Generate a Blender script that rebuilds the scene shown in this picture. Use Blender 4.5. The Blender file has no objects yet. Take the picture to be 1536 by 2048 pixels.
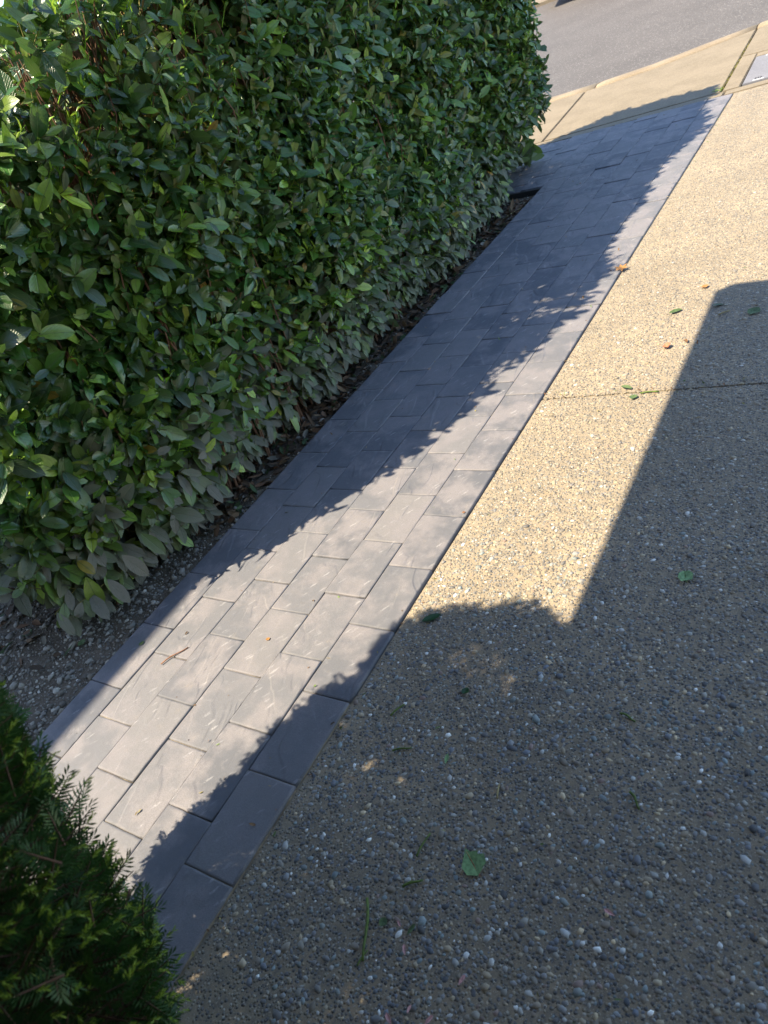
import bpy, bmesh, math, random
import numpy as np
from mathutils import Vector, Matrix

scene = bpy.context.scene
col = scene.collection
R = np.random.default_rng(7)
random.seed(7)

# ------------------------------------------------------------------ camera
CAM = Vector((0.0, 0.0, 1.5))
cam_data = bpy.data.cameras.new('camera')
cam = bpy.data.objects.new('camera', cam_data)
col.objects.link(cam)
right = Vector((0.8123116, 0.4726134, -0.34174031))
down = Vector((0.05018592, -0.64041953, -0.76638384))
fwd = Vector((-0.58106044, 0.60539194, -0.54393875))
m = Matrix.Identity(4)
for i in range(3):
    m[i][0] = right[i]; m[i][1] = -down[i]; m[i][2] = -fwd[i]; m[i][3] = CAM[i]
cam.matrix_world = m
cam_data.sensor_fit = 'VERTICAL'
cam_data.sensor_height = 36.0
cam_data.sensor_width = 27.0
cam_data.lens = 1493.58 / 2048 * 36.0
cam_data.clip_start = 0.05
cam_data.clip_end = 500
cam_data.dof.use_dof = True
cam_data.dof.focus_distance = 2.6
cam_data.dof.aperture_fstop = 5.6
scene.camera = cam

# ------------------------------------------------------------------ light
# light travels (+1.05, +0.92, -1.9)
SUN = Vector((-1.05, -0.92, 1.9)).normalized()
SX, SY = 1.05 / 1.9, 0.92 / 1.9          # ground shift per metre of height
world = bpy.data.worlds.new('World')
scene.world = world
world.use_nodes = True
wn = world.node_tree.nodes; wl = world.node_tree.links
bg = wn['Background']
sky = wn.new('ShaderNodeTexSky')
sky.sky_type = 'NISHITA'
sky.sun_disc = False
sky.sun_elevation = math.asin(SUN.z)
sky.sun_rotation = math.atan2(SUN.x, SUN.y) % (2 * math.pi)
sky.air_density = 1.0; sky.dust_density = 0.3; sky.ozone_density = 1.8
wl.new(sky.outputs['Color'], bg.inputs['Color'])
bg.inputs['Strength'].default_value = 0.15
sun_data = bpy.data.lights.new('sun', 'SUN')
sun_data.energy = 5.0
sun_data.angle = math.radians(0.53)
sun_data.color = (1.0, 0.86, 0.63)
sun = bpy.data.objects.new('sun', sun_data)
sun.rotation_euler = SUN.to_track_quat('Z', 'Y').to_euler()
sun.location = (-6, -6, 10)
col.objects.link(sun)
vs = scene.view_settings
vs.view_transform = 'Standard'
vs.look = 'None'
vs.gamma = 1.0
vs.use_curve_mapping = False
vs.exposure = 1.22

# ------------------------------------------------------------------ helpers
def tag(o, label=None, cat=None, group=None, kind=None):
    if label: o['label'] = label
    if cat: o['category'] = cat
    if group: o['group'] = group
    if kind: o['kind'] = kind
    return o

def link(name, me, parent=None):
    o = bpy.data.objects.new(name, me)
    col.objects.link(o)
    if parent is not None: o.parent = parent
    return o

def empty(name, loc=(0, 0, 0), rz=0.0):
    o = bpy.data.objects.new(name, None)
    o.location = loc; o.rotation_euler = (0, 0, rz); o.empty_display_size = 0.1
    col.objects.link(o)
    return o

def mesh_np(name, V, F, mat, smooth=False, uv=None, rnd=None, color=None):
    """uniform-size faces from arrays; uv per vertex, rnd per vertex, color per vertex"""
    V = np.asarray(V, np.float32).reshape(-1, 3); F = np.asarray(F, np.int32)
    k = F.shape[1]
    me = bpy.data.meshes.new(name)
    me.vertices.add(len(V)); me.vertices.foreach_set('co', V.ravel())
    me.loops.add(F.size); me.loops.foreach_set('vertex_index', F.ravel())
    me.polygons.add(len(F))
    me.polygons.foreach_set('loop_start', np.arange(0, F.size, k, dtype=np.int32))
    me.polygons.foreach_set('loop_total', np.full(len(F), k, np.int32))
    if smooth: me.polygons.foreach_set('use_smooth', np.ones(len(F), bool))
    if uv is not None:
        l = me.uv_layers.new(name='uv')
        l.data.foreach_set('uv', np.asarray(uv, np.float32)[F.ravel()].ravel())
    if rnd is not None:
        a = me.attributes.new('rnd', 'FLOAT', 'POINT'); a.data.foreach_set('value', np.asarray(rnd, np.float32))
    if color is not None:
        a = me.attributes.new('tint', 'FLOAT_COLOR', 'POINT')
        c = np.ones((len(V), 4), np.float32); c[:, :3] = color
        a.data.foreach_set('color', c.ravel())
    me.materials.append(mat)
    me.update(); me.validate()
    return me

def prism(name, pts, z0, z1, mat, parent=None, bevel=0.0):
    bm = bmesh.new()
    lo = [bm.verts.new((x, y, z0)) for x, y in pts]
    hi = [bm.verts.new((x, y, z1)) for x, y in pts]
    n = len(pts)
    top = bm.faces.new(hi); bm.faces.new(lo[::-1])
    for i in range(n):
        bm.faces.new((lo[i], lo[(i + 1) % n], hi[(i + 1) % n], hi[i]))
    bmesh.ops.recalc_face_normals(bm, faces=bm.faces[:])
    if bevel:
        bmesh.ops.bevel(bm, geom=list(top.edges), offset=bevel, segments=2, affect='EDGES')
    me = bpy.data.meshes.new(name); bm.to_mesh(me); bm.free()
    me.materials.append(mat)
    return link(name, me, parent)

def box(name, lo, hi, mat, parent=None, bevel=0.0):
    return prism(name, [(lo[0], lo[1]), (hi[0], lo[1]), (hi[0], hi[1]), (lo[0], hi[1])], lo[2], hi[2], mat, parent, bevel)

def tubes(paths, radii, sides=4):
    """list of (k,3) paths with (k,) radii -> quad arrays"""
    Vs, Fs, off = [], [], 0
    ang = np.linspace(0, 2 * np.pi, sides, endpoint=False)
    for P, r in zip(paths, radii):
        P = np.asarray(P, float); k = len(P)
        t = np.gradient(P, axis=0); t /= np.linalg.norm(t, axis=1)[:, None] + 1e-9
        ref = np.array([1., 0, 0]) if abs(t[0, 0]) < .8 else np.array([0, 1., 0])
        a = np.cross(t, ref); a /= np.linalg.norm(a, axis=1)[:, None]
        b = np.cross(t, a)
        r = np.broadcast_to(np.asarray(r, float), (k,))
        ring = P[:, None] + r[:, None, None] * (np.cos(ang)[None, :, None] * a[:, None] + np.sin(ang)[None, :, None] * b[:, None])
        Vs.append(ring.reshape(-1, 3))
        i = np.arange(k - 1)[:, None] * sides; j = np.arange(sides)[None]; jn = (j + 1) % sides
        Fs.append(np.stack([i + j, i + jn, i + sides + jn, i + sides + j], -1).reshape(-1, 4) + off)
        off += k * sides
    return np.concatenate(Vs), np.concatenate(Fs)

def norm(a):
    return a / (np.linalg.norm(a, axis=-1, keepdims=True) + 1e-9)

# ------------------------------------------------------------------ node helpers
class NT:
    def __init__(self, name):
        self.mat = bpy.data.materials.new(name); self.mat.use_nodes = True
        self.t = self.mat.node_tree; self.n = self.t.nodes; self.l = self.t.links
        self.bsdf = self.n['Principled BSDF']; self.out = self.n['Material Output']
    def add(self, typ, **kw):
        nd = self.n.new('ShaderNode' + typ)
        for k, v in kw.items(): setattr(nd, k, v)
        return nd
    def put(self, sock, v):
        if hasattr(v, 'is_output'): self.l.new(v, sock)
        elif isinstance(v, (tuple, list)) and len(v) == 3 and sock.type == 'RGBA': sock.default_value = (*v, 1)
        else: sock.default_value = v
    def math(self, op, a, b=0.0, c=None, clamp=False):
        nd = self.add('Math', operation=op, use_clamp=clamp)
        self.put(nd.inputs[0], a); self.put(nd.inputs[1], b)
        if c is not None: self.put(nd.inputs[2], c)
        return nd.outputs[0]
    def vmath(self, op, a, b):
        nd = self.add('VectorMath', operation=op); self.put(nd.inputs[0], a); self.put(nd.inputs[1], b)
        return nd.outputs[0]
    def mix(self, f, a, b, blend='MIX'):
        nd = self.add('Mix', data_type='RGBA', blend_type=blend)
        self.put(nd.inputs[0], f); self.put(nd.inputs[6], a); self.put(nd.inputs[7], b)
        return nd.outputs[2]
    def ramp(self, f, stops):
        nd = self.add('ValToRGB'); self.put(nd.inputs[0], f)
        e = nd.color_ramp.elements
        while len(e) < len(stops): e.new(0.5)
        for el, (p, c) in zip(e, stops):
            el.position = p; el.color = (*c, 1) if isinstance(c, (tuple, list)) else (c, c, c, 1)
        return nd.outputs[0]
    def mapr(self, v, a, b, c=0.0, d=1.0, smooth=True):
        nd = self.add('MapRange', interpolation_type='SMOOTHSTEP' if smooth else 'LINEAR')
        for i, x in enumerate((v, a, b, c, d)): self.put(nd.inputs[i], x)
        return nd.outputs[0]
    def noise(self, vec, scale, detail=3.0, rough=0.55, dist=0.0):
        nd = self.add('TexNoise')
        if vec is not None: self.put(nd.inputs['Vector'], vec)
        nd.inputs['Scale'].default_value = scale; nd.inputs['Detail'].default_value = detail
        nd.inputs['Roughness'].default_value = rough; nd.inputs['Distortion'].default_value = dist
        return nd.outputs['Fac']
    def voro(self, vec, scale, out='Distance', feature='F1', rnd=1.0):
        nd = self.add('TexVoronoi', feature=feature)
        self.put(nd.inputs['Vector'], vec); nd.inputs['Scale'].default_value = scale
        nd.inputs['Randomness'].default_value = rnd
        return nd.outputs[out]
    def scale(self, vec, s, rz=0.0, loc=(0, 0, 0)):
        nd = self.add('Mapping'); self.put(nd.inputs[0], vec)
        nd.inputs['Scale'].default_value = s; nd.inputs['Rotation'].default_value = (0, 0, rz); nd.inputs['Location'].default_value = loc
        return nd.outputs[0]
    def bump(self, h, dist, strength=1.0, prev=None):
        nd = self.add('Bump'); self.put(nd.inputs['Height'], h)
        nd.inputs['Distance'].default_value = dist; nd.inputs['Strength'].default_value = strength
        if prev is not None: self.l.new(prev, nd.inputs['Normal'])
        return nd.outputs[0]
    def pos(self):
        return self.add('NewGeometry').outputs['Position']
    def rand(self):
        return self.add('ObjectInfo').outputs['Random']
    def attr(self, name, out='Fac'):
        return self.add('Attribute', attribute_name=name).outputs[out]
    def set(self, **kw):
        names = dict(color='Base Color', rough='Roughness', normal='Normal', spec='Specular IOR Level', metal='Metallic', coat='Coat Weight')
        for k, v in kw.items(): self.put(self.bsdf.inputs[names[k]], v)
        return self.mat

def plain(name, c, rough=0.7, var=0.15, scale=30.0, metal=0.0, spec=0.5):
    t = NT(name); p = t.pos()
    n = t.noise(p, scale, 4)
    k = t.mapr(n, 0.3, 0.7, 1 - var, 1 + var, False)
    cc = t.mix(1.0, c, t.add('CombineColor').outputs[0], 'MULTIPLY')
    cn = [x for x in t.n if x.type == 'COMBINE_COLOR'][0]
    for i in range(3): t.put(cn.inputs[i], k)
    return t.set(color=cc, rough=rough, metal=metal, spec=spec, normal=t.bump(n, 0.002, 0.4))

# ------------------------------------------------------------------ materials
def mat_paver():
    t = NT('slate_concrete_paver')
    r = t.rand(); P = t.pos()
    off = t.add('CombineXYZ'); t.put(off.inputs[0], t.math('MULTIPLY', r, 71.3)); t.put(off.inputs[1], t.math('MULTIPLY', r, 37.7))
    v = t.vmath('ADD', P, off.outputs[0])
    big = t.noise(v, 6.0, 4, 0.6)
    mid = t.noise(v, 26.0, 5, 0.6)
    fine = t.noise(v, 420.0, 3, 0.7)
    base = t.ramp(r, [(0.0, (0.128, 0.134, 0.158)), (0.4, (0.168, 0.172, 0.194)), (0.8, (0.198, 0.197, 0.214)), (1.0, (0.235, 0.226, 0.236))])
    c = t.mix(t.mapr(big, 0.42, 0.62), base, (0.250, 0.236, 0.252))
    c = t.mix(t.mapr(mid, 0.55, 0.75, 0.0, 0.6), c, (0.27, 0.265, 0.285))
    # pale scuffs, elongated, oblique to the courses
    wob = t.add('TexNoise'); t.put(wob.inputs['Vector'], v); wob.inputs['Scale'].default_value = 45.0
    wv = t.add('VectorMath', operation='MULTIPLY_ADD'); t.put(wv.inputs[0], wob.outputs['Color']); wv.inputs[1].default_value = (0.012, 0.012, 0); t.put(wv.inputs[2], v)
    sv = t.scale(t.scale(wv.outputs[0], (1, 1, 1), math.radians(-58)), (17.0, 66.0, 1.0))
    sc = t.voro(sv, 1.0)
    gate = t.noise(t.scale(v, (1, 1, 1), 0, (9, 4, 2)), 9.0, 2)
    scuff = t.math('MULTIPLY', t.mapr(sc, 0.17, 0.36, 1.0, 0.0), t.mapr(gate, 0.40, 0.50))
    cellr = t.add('SeparateColor'); t.put(cellr.inputs[0], t.voro(sv, 1.0, 'Color'))
    brk = t.math('MULTIPLY', t.mapr(t.noise(v, 90.0, 3), 0.34, 0.48), t.math('GREATER_THAN', cellr.outputs[0], 0.66))
    scuff = t.math('MULTIPLY', scuff, brk)
    c = t.mix(t.math('MULTIPLY', scuff, t.math('MULTIPLY_ADD', cellr.outputs[1], 0.38, 0.10)), c, (0.52, 0.51, 0.53))
    # long thin scratches
    lv = t.scale(t.scale(v, (1, 1, 1), math.radians(-70)), (5.0, 60.0, 1.0))
    ln = t.noise(lv, 1.0, 2, 0.5)
    line = t.math('MULTIPLY', t.mapr(t.math('ABSOLUTE', t.math('SUBTRACT', ln, 0.5)), 0.0, 0.018, 1.0, 0.0), t.mapr(big, 0.5, 0.62))
    c = t.mix(t.math('MULTIPLY', line, 0.14), c, (0.42, 0.40, 0.38))
    # sandy dust
    c = t.mix(t.math('MULTIPLY', t.mapr(t.noise(v, 14.0, 6, 0.7), 0.58, 0.74), 0.28), c, (0.33, 0.285, 0.23))
    c = t.mix(t.mapr(fine, 0.35, 0.65, 0.0, 0.42), c, (0.10, 0.10, 0.11))
    # cleft slate relief
    rv = t.scale(t.scale(v, (1, 1, 1), math.radians(-15)), (8.0, 3.0, 1.0))
    ridge = t.noise(rv, 1.25, 2, 0.4, 0.9)
    step = t.mapr(ridge, 0.47, 0.55)
    amp = t.mapr(t.noise(v, 5.0, 1), 0.42, 0.6, 0.12, 1.0)
    h = t.math('ADD', t.math('MULTIPLY', t.math('MULTIPLY', step, amp), 0.65), t.math('MULTIPLY', mid, 0.25))
    nb = t.bump(h, 0.0042, 0.8)
    nb = t.bump(fine, 0.0013, 0.8, nb)
    return t.set(color=c, rough=t.mapr(mid, 0.3, 0.7, 0.62, 0.8), normal=nb, spec=0.4)

def mat_driveway():
    t = NT('exposed_aggregate_concrete')
    P = t.pos()
    sep = t.add('SeparateXYZ'); t.put(sep.inputs[0], P)
    x = sep.outputs[0]
    big = t.noise(P, 2.3, 5, 0.6)
    med = t.noise(P, 38.0, 4, 0.65)
    cell = t.voro(P, 118.0, 'Color')
    dist = t.voro(P, 118.0, 'Distance')
    cs = t.add('SeparateColor'); t.put(cs.inputs[0], cell)
    stone = t.ramp(cs.outputs[0], [(0.0, (0.085, 0.09, 0.105)), (0.35, (0.18, 0.178, 0.175)), (0.6, (0.29, 0.25, 0.19)), (0.85, (0.37, 0.31, 0.22)), (1.0, (0.62, 0.58, 0.50))])
    cem = t.mix(t.mapr(big, 0.35, 0.65), (0.32, 0.254, 0.172), (0.42, 0.330, 0.222))
    cem = t.mix(t.mapr(med, 0.35, 0.7), cem, (0.235, 0.20, 0.155))
    c = t.mix(t.mapr(dist, 0.40, 0.54, 0.85, 0.0), cem, stone)
    # sand swept along the edge of the paving
    stain = t.mapr(t.noise(t.scale(P, (1, 1, 1), 0, (1.7, 4.2, 0)), 1.1, 5, 0.7), 0.40, 0.68)
    c = t.mix(t.math('MULTIPLY', stain, 0.30), c, t.mix(0.6, c, (0.12, 0.10, 0.075)))
    edge = t.math('MULTIPLY', t.mapr(x, -1.26, -1.12, 1.0, 0.0), t.mapr(t.noise(P, 16.0, 4), 0.35, 0.6))
    c = t.mix(t.math('MULTIPLY', edge, 0.55), c, (0.36, 0.30, 0.215))
    rust = t.mapr(t.noise(t.scale(P, (1, 1, 1), 0, (3.1, 7.7, 0)), 3.4, 3), 0.66, 0.76)
    c = t.mix(t.math('MULTIPLY', rust, 0.35), c, (0.22, 0.11, 0.05))
    g2 = t.voro(P, 330.0); gc = t.add('SeparateColor'); t.put(gc.inputs[0], t.voro(P, 330.0, 'Color'))
    c = t.mix(t.mapr(g2, 0.28, 0.45, 0.6, 0.0), c, t.ramp(gc.outputs[1], [(0.0, (0.09, 0.085, 0.08)), (0.6, (0.30, 0.26, 0.21)), (1.0, (0.62, 0.56, 0.46))]))
    h = t.math('SUBTRACT', 1.0, t.mapr(dist, 0.1, 0.5))
    nb = t.bump(h, 0.0035, 0.9)
    nb = t.bump(t.noise(P, 500.0, 3), 0.0008, 0.6, nb)
    return t.set(color=c, rough=0.85, normal=nb, spec=0.3)

def mat_tint(name, rough=0.7, bump=0.0, spec=0.4, dust=None):
    t = NT(name); P = t.pos()
    c = t.attr('tint', 'Color')
    n = t.noise(P, 350.0, 3, 0.6)
    c = t.mix(t.mapr(n, 0.35, 0.7, 0.0, 0.3), c, t.mix(0.5, c, (0.30, 0.27, 0.22)))
    if dust: c = t.mix(t.mapr(t.noise(P, 5.0, 4), 0.3, 0.7, dust[1], dust[2]), c, dust[0])
    kw = {}
    if bump: kw['normal'] = t.bump(n, bump, 0.6)
    return t.set(color=c, rough=rough, spec=spec, **kw)

def mat_concrete(name, a, b, grain=260.0, crack=False):
    t = NT(name); P = t.pos()
    n1 = t.noise(P, 3.0, 5, 0.65); n2 = t.noise(P, grain, 3, 0.7); n3 = t.noise(P, 22.0, 5, 0.7); n4 = t.noise(P, 75.0, 3, 0.7)
    c = t.mix(t.mapr(n1, 0.35, 0.65), a, b)
    c = t.mix(t.mapr(n2, 0.35, 0.75, 0.0, 0.45), c, tuple(x * 0.62 for x in a))
    c = t.mix(t.mapr(n3, 0.58, 0.75, 0.0, 0.35), c, tuple(x * 0.55 for x in a))
    c = t.mix(t.mapr(n4, 0.45, 0.72, 0.0, 0.4), c, tuple(min(1, x * 1.5) for x in b))
    return t.set(color=c, rough=0.86, spec=0.3, normal=t.bump(n2, 0.0015, 0.7))

def mat_asphalt():
    t = NT('worn_asphalt'); P = t.pos()
    n1 = t.noise(P, 0.9, 5, 0.6); sp = t.voro(P, 70.0, 'Color')
    cs = t.add('SeparateColor'); t.put(cs.inputs[0], sp)
    d = t.voro(P, 70.0)
    c = t.mix(t.mapr(n1, 0.3, 0.7), (0.105, 0.094, 0.086), (0.128, 0.115, 0.106))
    stone = t.ramp(cs.outputs[0], [(0.0, (0.05, 0.048, 0.048)), (0.6, (0.10, 0.09, 0.082)), (0.85, (0.25, 0.225, 0.20)), (1.0, (0.6, 0.57, 0.53))])
    c = t.mix(t.mapr(d, 0.3, 0.55, 0.5, 0.0), c, stone)
    return t.set(color=c, rough=0.75, spec=0.45, normal=t.bump(t.math('SUBTRACT', 1.0, d), 0.004, 0.7))

def mat_soil():
    t = NT('dark_soil'); P = t.pos()
    n1 = t.noise(P, 9.0, 6, 0.65); n2 = t.noise(P, 130.0, 5, 0.7)
    c = t.mix(t.mapr(n1, 0.35, 0.65), (0.095, 0.076, 0.056), (0.18, 0.15, 0.115))
    c = t.mix(t.mapr(n2, 0.45, 0.75), c, (0.27, 0.24, 0.20))
    return t.set(color=c, rough=0.95, spec=0.2, normal=t.bump(n2, 0.006, 0.9))

def mat_sand():
    t = NT('joint_sand'); P = t.pos()
    n2 = t.noise(P, 300.0, 4, 0.7); n1 = t.noise(P, 11.0, 4)
    c = t.mix(t.mapr(n1, 0.4, 0.6), (0.20, 0.17, 0.13), (0.33, 0.285, 0.215))
    c = t.mix(t.mapr(n2, 0.4, 0.75), c, (0.13, 0.11, 0.085))
    return t.set(color=c, rough=0.95, spec=0.2, normal=t.bump(n2, 0.002, 0.9))

def leaf_material(name, from_object, kind='laurel'):
    t = NT(name)
    r = t.rand() if from_object else t.attr('rnd')
    P = t.pos()
    uv = t.add('UVMap').outputs[0]
    su = t.add('SeparateXYZ'); t.put(su.inputs[0], uv); u, v = su.outputs[0], su.outputs[1]
    sp = t.add('SeparateXYZ'); t.put(sp.inputs[0], P); z = sp.outputs[2]
    geo = t.add('NewGeometry'); back = geo.outputs['Backfacing']
    if kind == 'laurel':
        c = t.ramp(r, [(0.0, (0.013, 0.042, 0.016)), (0.3, (0.022, 0.066, 0.021)), (0.6, (0.044, 0.094, 0.023)), (0.82, (0.080, 0.140, 0.030)), (0.95, (0.13, 0.20, 0.036)), (0.985, (0.20, 0.25, 0.045)), (1.0, (0.26, 0.13, 0.05))])
    else:
        c = t.ramp(r, [(0.0, (0.13, 0.24, 0.030)), (0.6, (0.19, 0.33, 0.035)), (1.0, (0.30, 0.40, 0.05))])
    hsh = t.math('FRACT', t.math('MULTIPLY', r, 37.71)); gain = t.math('MULTIPLY_ADD', t.math('MULTIPLY', hsh, hsh), 1.6, 0.85)
    gv = t.add('CombineColor')
    for gi, gk in enumerate((1.28, 1.38, 0.80)): t.put(gv.inputs[gi], t.math('MULTIPLY', gain, gk))
    c = t.mix(1.0, c, gv.outputs[0], 'MULTIPLY')
    c = t.mix(t.math('MULTIPLY', back, 0.8), c, t.mix(0.6, c, (0.115, 0.165, 0.075)))
    du = t.math('ABSOLUTE', t.math('SUBTRACT', u, 0.5))
    rib = t.mapr(du, 0.012, 0.05, 1.0, 0.0)
    vv = t.math('SUBTRACT', t.math('MULTIPLY', v, 9.0), t.math('MULTIPLY', du, 7.0))
    fr = t.math('ABSOLUTE', t.math('SUBTRACT', t.math('FRACT', vv), 0.5))
    vein = t.mapr(fr, 0.0, 0.12, 1.0, 0.0)
    c = t.mix(t.math('MULTIPLY', rib, 0.55), c, (0.13, 0.20, 0.065))
    c = t.mix(t.math('MULTIPLY', vein, 0.14), c, (0.10, 0.17, 0.055))
    c = t.mix(t.mapr(t.noise(P, 60.0, 3), 0.4, 0.7, 0.0, 0.35), c, t.mix(0.5, c, (0.10, 0.11, 0.04)))
    rough = 0.30
    if kind == 'laurel':
        # grey paving dust that has settled on the low leaves
        zn = t.math('ADD', z, t.math('MULTIPLY', t.math('SUBTRACT', t.noise(P, 3.5, 3), 0.5), 0.55))
        zn = t.math('ADD', zn, t.math('MULTIPLY', t.math('SUBTRACT', r, 0.5), 0.52))
        dust = t.mapr(zn, 0.02, 0.46, 0.86, 0.0)
        dust = t.math('MULTIPLY', dust, t.mapr(t.noise(P, 90.0, 4, 0.7), 0.2, 0.55, 0.65, 1.0))
        dust = t.math('MULTIPLY', dust, t.mapr(sp.outputs[1], 1.6, 4.6, 1.0, 0.62))
        film = t.math('MAXIMUM', dust, t.mapr(t.noise(P, 7.0, 3), 0.45, 0.7, 0.0, 0.10))
        c = t.mix(film, c, (0.26, 0.24, 0.20))
        rough = t.mapr(film, 0.0, 0.8, 0.25, 0.85, False)
    h = t.math('ADD', t.math('MULTIPLY', vein, -0.5), t.math('MULTIPLY', rib, -0.8))
    nb = t.bump(h, 0.0016, 0.7)
    t.set(color=c, rough=rough, normal=nb, spec=0.8, coat=t.math('MULTIPLY', t.math('SUBTRACT', 1.0, t.math('MULTIPLY', rough, 1.1), clamp=True), 0.28) if kind == 'laurel' else 0.2)
    t.bsdf.inputs['Coat Roughness'].default_value = 0.16
    tr = t.add('BsdfTranslucent')
    tc = t.mix(0.65, c, (0.13, 0.27, 0.02) if kind == 'laurel' else (0.40, 0.58, 0.05))
    t.put(tr.inputs['Color'], tc)
    mx = t.add('MixShader'); mx.inputs[0].default_value = 0.22 if kind == 'laurel' else 0.42
    t.l.new(t.bsdf.outputs[0], mx.inputs[1]); t.l.new(tr.outputs[0], mx.inputs[2])
    t.l.new(mx.outputs[0], t.out.inputs['Surface'])
    return t.mat

def mat_bark(name, a, b):
    t = NT(name); P = t.pos()
    n = t.noise(t.scale(P, (60, 60, 12)), 1.0, 4)
    return t.set(color=t.mix(n, a, b), rough=0.8, spec=0.3, normal=t.bump(n, 0.003, 0.7))

def mat_needles(name, stops, trans):
    t = NT(name); r = t.attr('rnd')
    c = t.ramp(r, stops)
    t.set(color=c, rough=0.42, spec=0.5)
    tr = t.add('BsdfTranslucent'); t.put(tr.inputs['Color'], trans)
    mx = t.add('MixShader'); mx.inputs[0].default_value = 0.18
    t.l.new(t.bsdf.outputs[0], mx.inputs[1]); t.l.new(tr.outputs[0], mx.inputs[2])
    t.l.new(mx.outputs[0], t.out.inputs['Surface'])
    return t.mat

def mat_litter(name, c, trans=0.25, rough=0.6):
    t = NT(name); P = t.pos()
    n = t.noise(P, 120.0, 4)
    cc = t.mix(t.mapr(n, 0.3, 0.7), tuple(x * 0.7 for x in c), tuple(min(1, x * 1.2) for x in c))
    t.set(color=cc, rough=rough, spec=0.35, normal=t.bump(n, 0.001, 0.6))
    return t.mat

M_paver = mat_paver()
M_drive = mat_driveway()
M_peb = mat_tint('pebble', 0.62, 0.0006, 0.4, ((0.36, 0.30, 0.215), 0.0, 0.32))
M_grav = mat_tint('crushed_gravel', 0.8, 0.001, 0.3)
M_litter = mat_tint('dry_leaf_litter', 0.75, 0.0, 0.3)
M_walk = mat_concrete('sidewalk_concrete', (0.212, 0.174, 0.122), (0.262, 0.216, 0.154))
M_kerb = mat_concrete('kerb_concrete', (0.25, 0.195, 0.13), (0.33, 0.265, 0.185), 120.0)
M_lid = mat_concrete('grey_polymer_lid', (0.185, 0.185, 0.205), (0.22, 0.22, 0.24), 500.0)
M_asph = mat_asphalt()
M_soil = mat_soil()
M_sand = mat_sand()
M_leaf = leaf_material('laurel_leaf', False)
M_leaf_o = leaf_material('laurel_leaf_single', True)
M_new = leaf_material('young_laurel_leaf', False, 'young')
M_stem = mat_bark('laurel_bark', (0.15, 0.078, 0.046), (0.28, 0.15, 0.09))
M_twig = mat_bark('green_twig', (0.13, 0.14, 0.035), (0.24, 0.21, 0.07))
M_yewbark = mat_bark('yew_bark', (0.09, 0.05, 0.035), (0.16, 0.09, 0.06))
M_needle = mat_needles('yew_needle', [(0.0, (0.026, 0.066, 0.024)), (0.6, (0.046, 0.112, 0.034)), (0.93, (0.075, 0.165, 0.042)), (1.0, (0.11, 0.075, 0.03))], (0.05, 0.14, 0.01))
M_tip = mat_needles('yew_new_growth', [(0.0, (0.20, 0.33, 0.035)), (1.0, (0.36, 0.48, 0.07))], (0.45, 0.6, 0.05))
M_dark = plain('black_edging', (0.018, 0.017, 0.017), 0.7)
M_moss = plain('joint_moss', (0.16, 0.15, 0.035), 0.95, 0.5, 60)
M_jdirt = plain('joint_dirt', (0.12, 0.095, 0.058), 0.95, 0.5, 60)
M_white = plain('white_paint', (0.75, 0.75, 0.74), 0.5, 0.05)

# ------------------------------------------------------------------ ground, road, sidewalk
def sheet(name, x0, y0, x1, y1, z, mat):
    me = mesh_np(name, [(x0, y0, z), (x1, y0, z), (x1, y1, z), (x0, y1, z)], [(0, 1, 2, 3)], mat)
    return me

t_g = NT('lawn_and_earth'); Pg = t_g.pos()
ng = t_g.noise(Pg, 0.6, 6, 0.7); ng2 = t_g.noise(Pg, 40.0, 4)
M_ground = t_g.set(color=t_g.mix(t_g.mapr(ng2, 0.3, 0.7), t_g.mix(ng, (0.05, 0.075, 0.02), (0.10, 0.09, 0.045)), (0.035, 0.06, 0.015)), rough=0.95, normal=t_g.bump(ng2, 0.03))
g = link('ground', sheet('ground', -150, -150, 150, 150, -0.22, M_ground)); tag(g, kind='structure')

PE = lambda x: 6.53 + 0.094 * (x + 1.27)         # far end of paving and driveway
HL = lambda x: PE(x) + 0.12                      # header strip
lip_pts = [(-14.0, 7.0), (-8.0, 7.55), (-3.2, 8.01), (-2.75, 8.07), (-2.27, 8.17), (-1.88, 8.38), (-1.35, 8.71), (0.5, 9.3), (6.0, 10.8)]
asp_pts = [(-14.0, 7.35), (-8.0, 7.90), (-3.2, 8.36), (-2.75, 8.42), (-2.27, 8.55), (-1.88, 8.78), (-1.35, 9.04), (0.5, 9.62), (6.0, 11.15)]
def ilerp(pts, x):
    return float(np.interp(x, [p[0] for p in pts], [p[1] for p in pts]))
LIP = lambda x: ilerp(lip_pts, x)
ASP = lambda x: ilerp(asp_pts, x)

road = prism('road', [(x, y + 0.004) for x, y in asp_pts] + [(6.0, 23.0), (-14.0, 17.4)], -0.2, -0.06, M_asph)
road.name = 'road'; tag(road, kind='structure')
# wider sheet of road beyond what the kerb needs
r2 = link('road', sheet('road', -60, -1, -14.01, 17.2, -0.064, M_asph)); tag(r2, kind='structure')

walk = prism('sidewalk', [(-14, HL(-14) - 0.11), (6, HL(6) - 0.11), (6, LIP(6)), (-1.35, LIP(-1.35)), (-2.27, LIP(-2.27)), (-3.2, LIP(-3.2)), (-14, LIP(-14))], -0.21, -0.022, M_jdirt)
tag(walk, kind='structure')
J = 0.007
def slab(pts, mat=M_walk, name='slab', z=-0.004, par=walk):
    return prism(name, pts, -0.10, z, mat, par, 0.006)
xs1, xs2 = -2.77, -1.37
def jx(j, y):      # the two cross joints lean slightly
    return {1: -2.77 - 0.10 * (y - 6.69) / 1.36, 2: -1.37 - 0.06 * (y - 6.64) / 1.94}[j]
def seg(f, a, b, n=6):
    return [(x, f(x)) for x in np.linspace(a, b, n)]
up = lambda f, d: (lambda x: f(x) + d)
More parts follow.
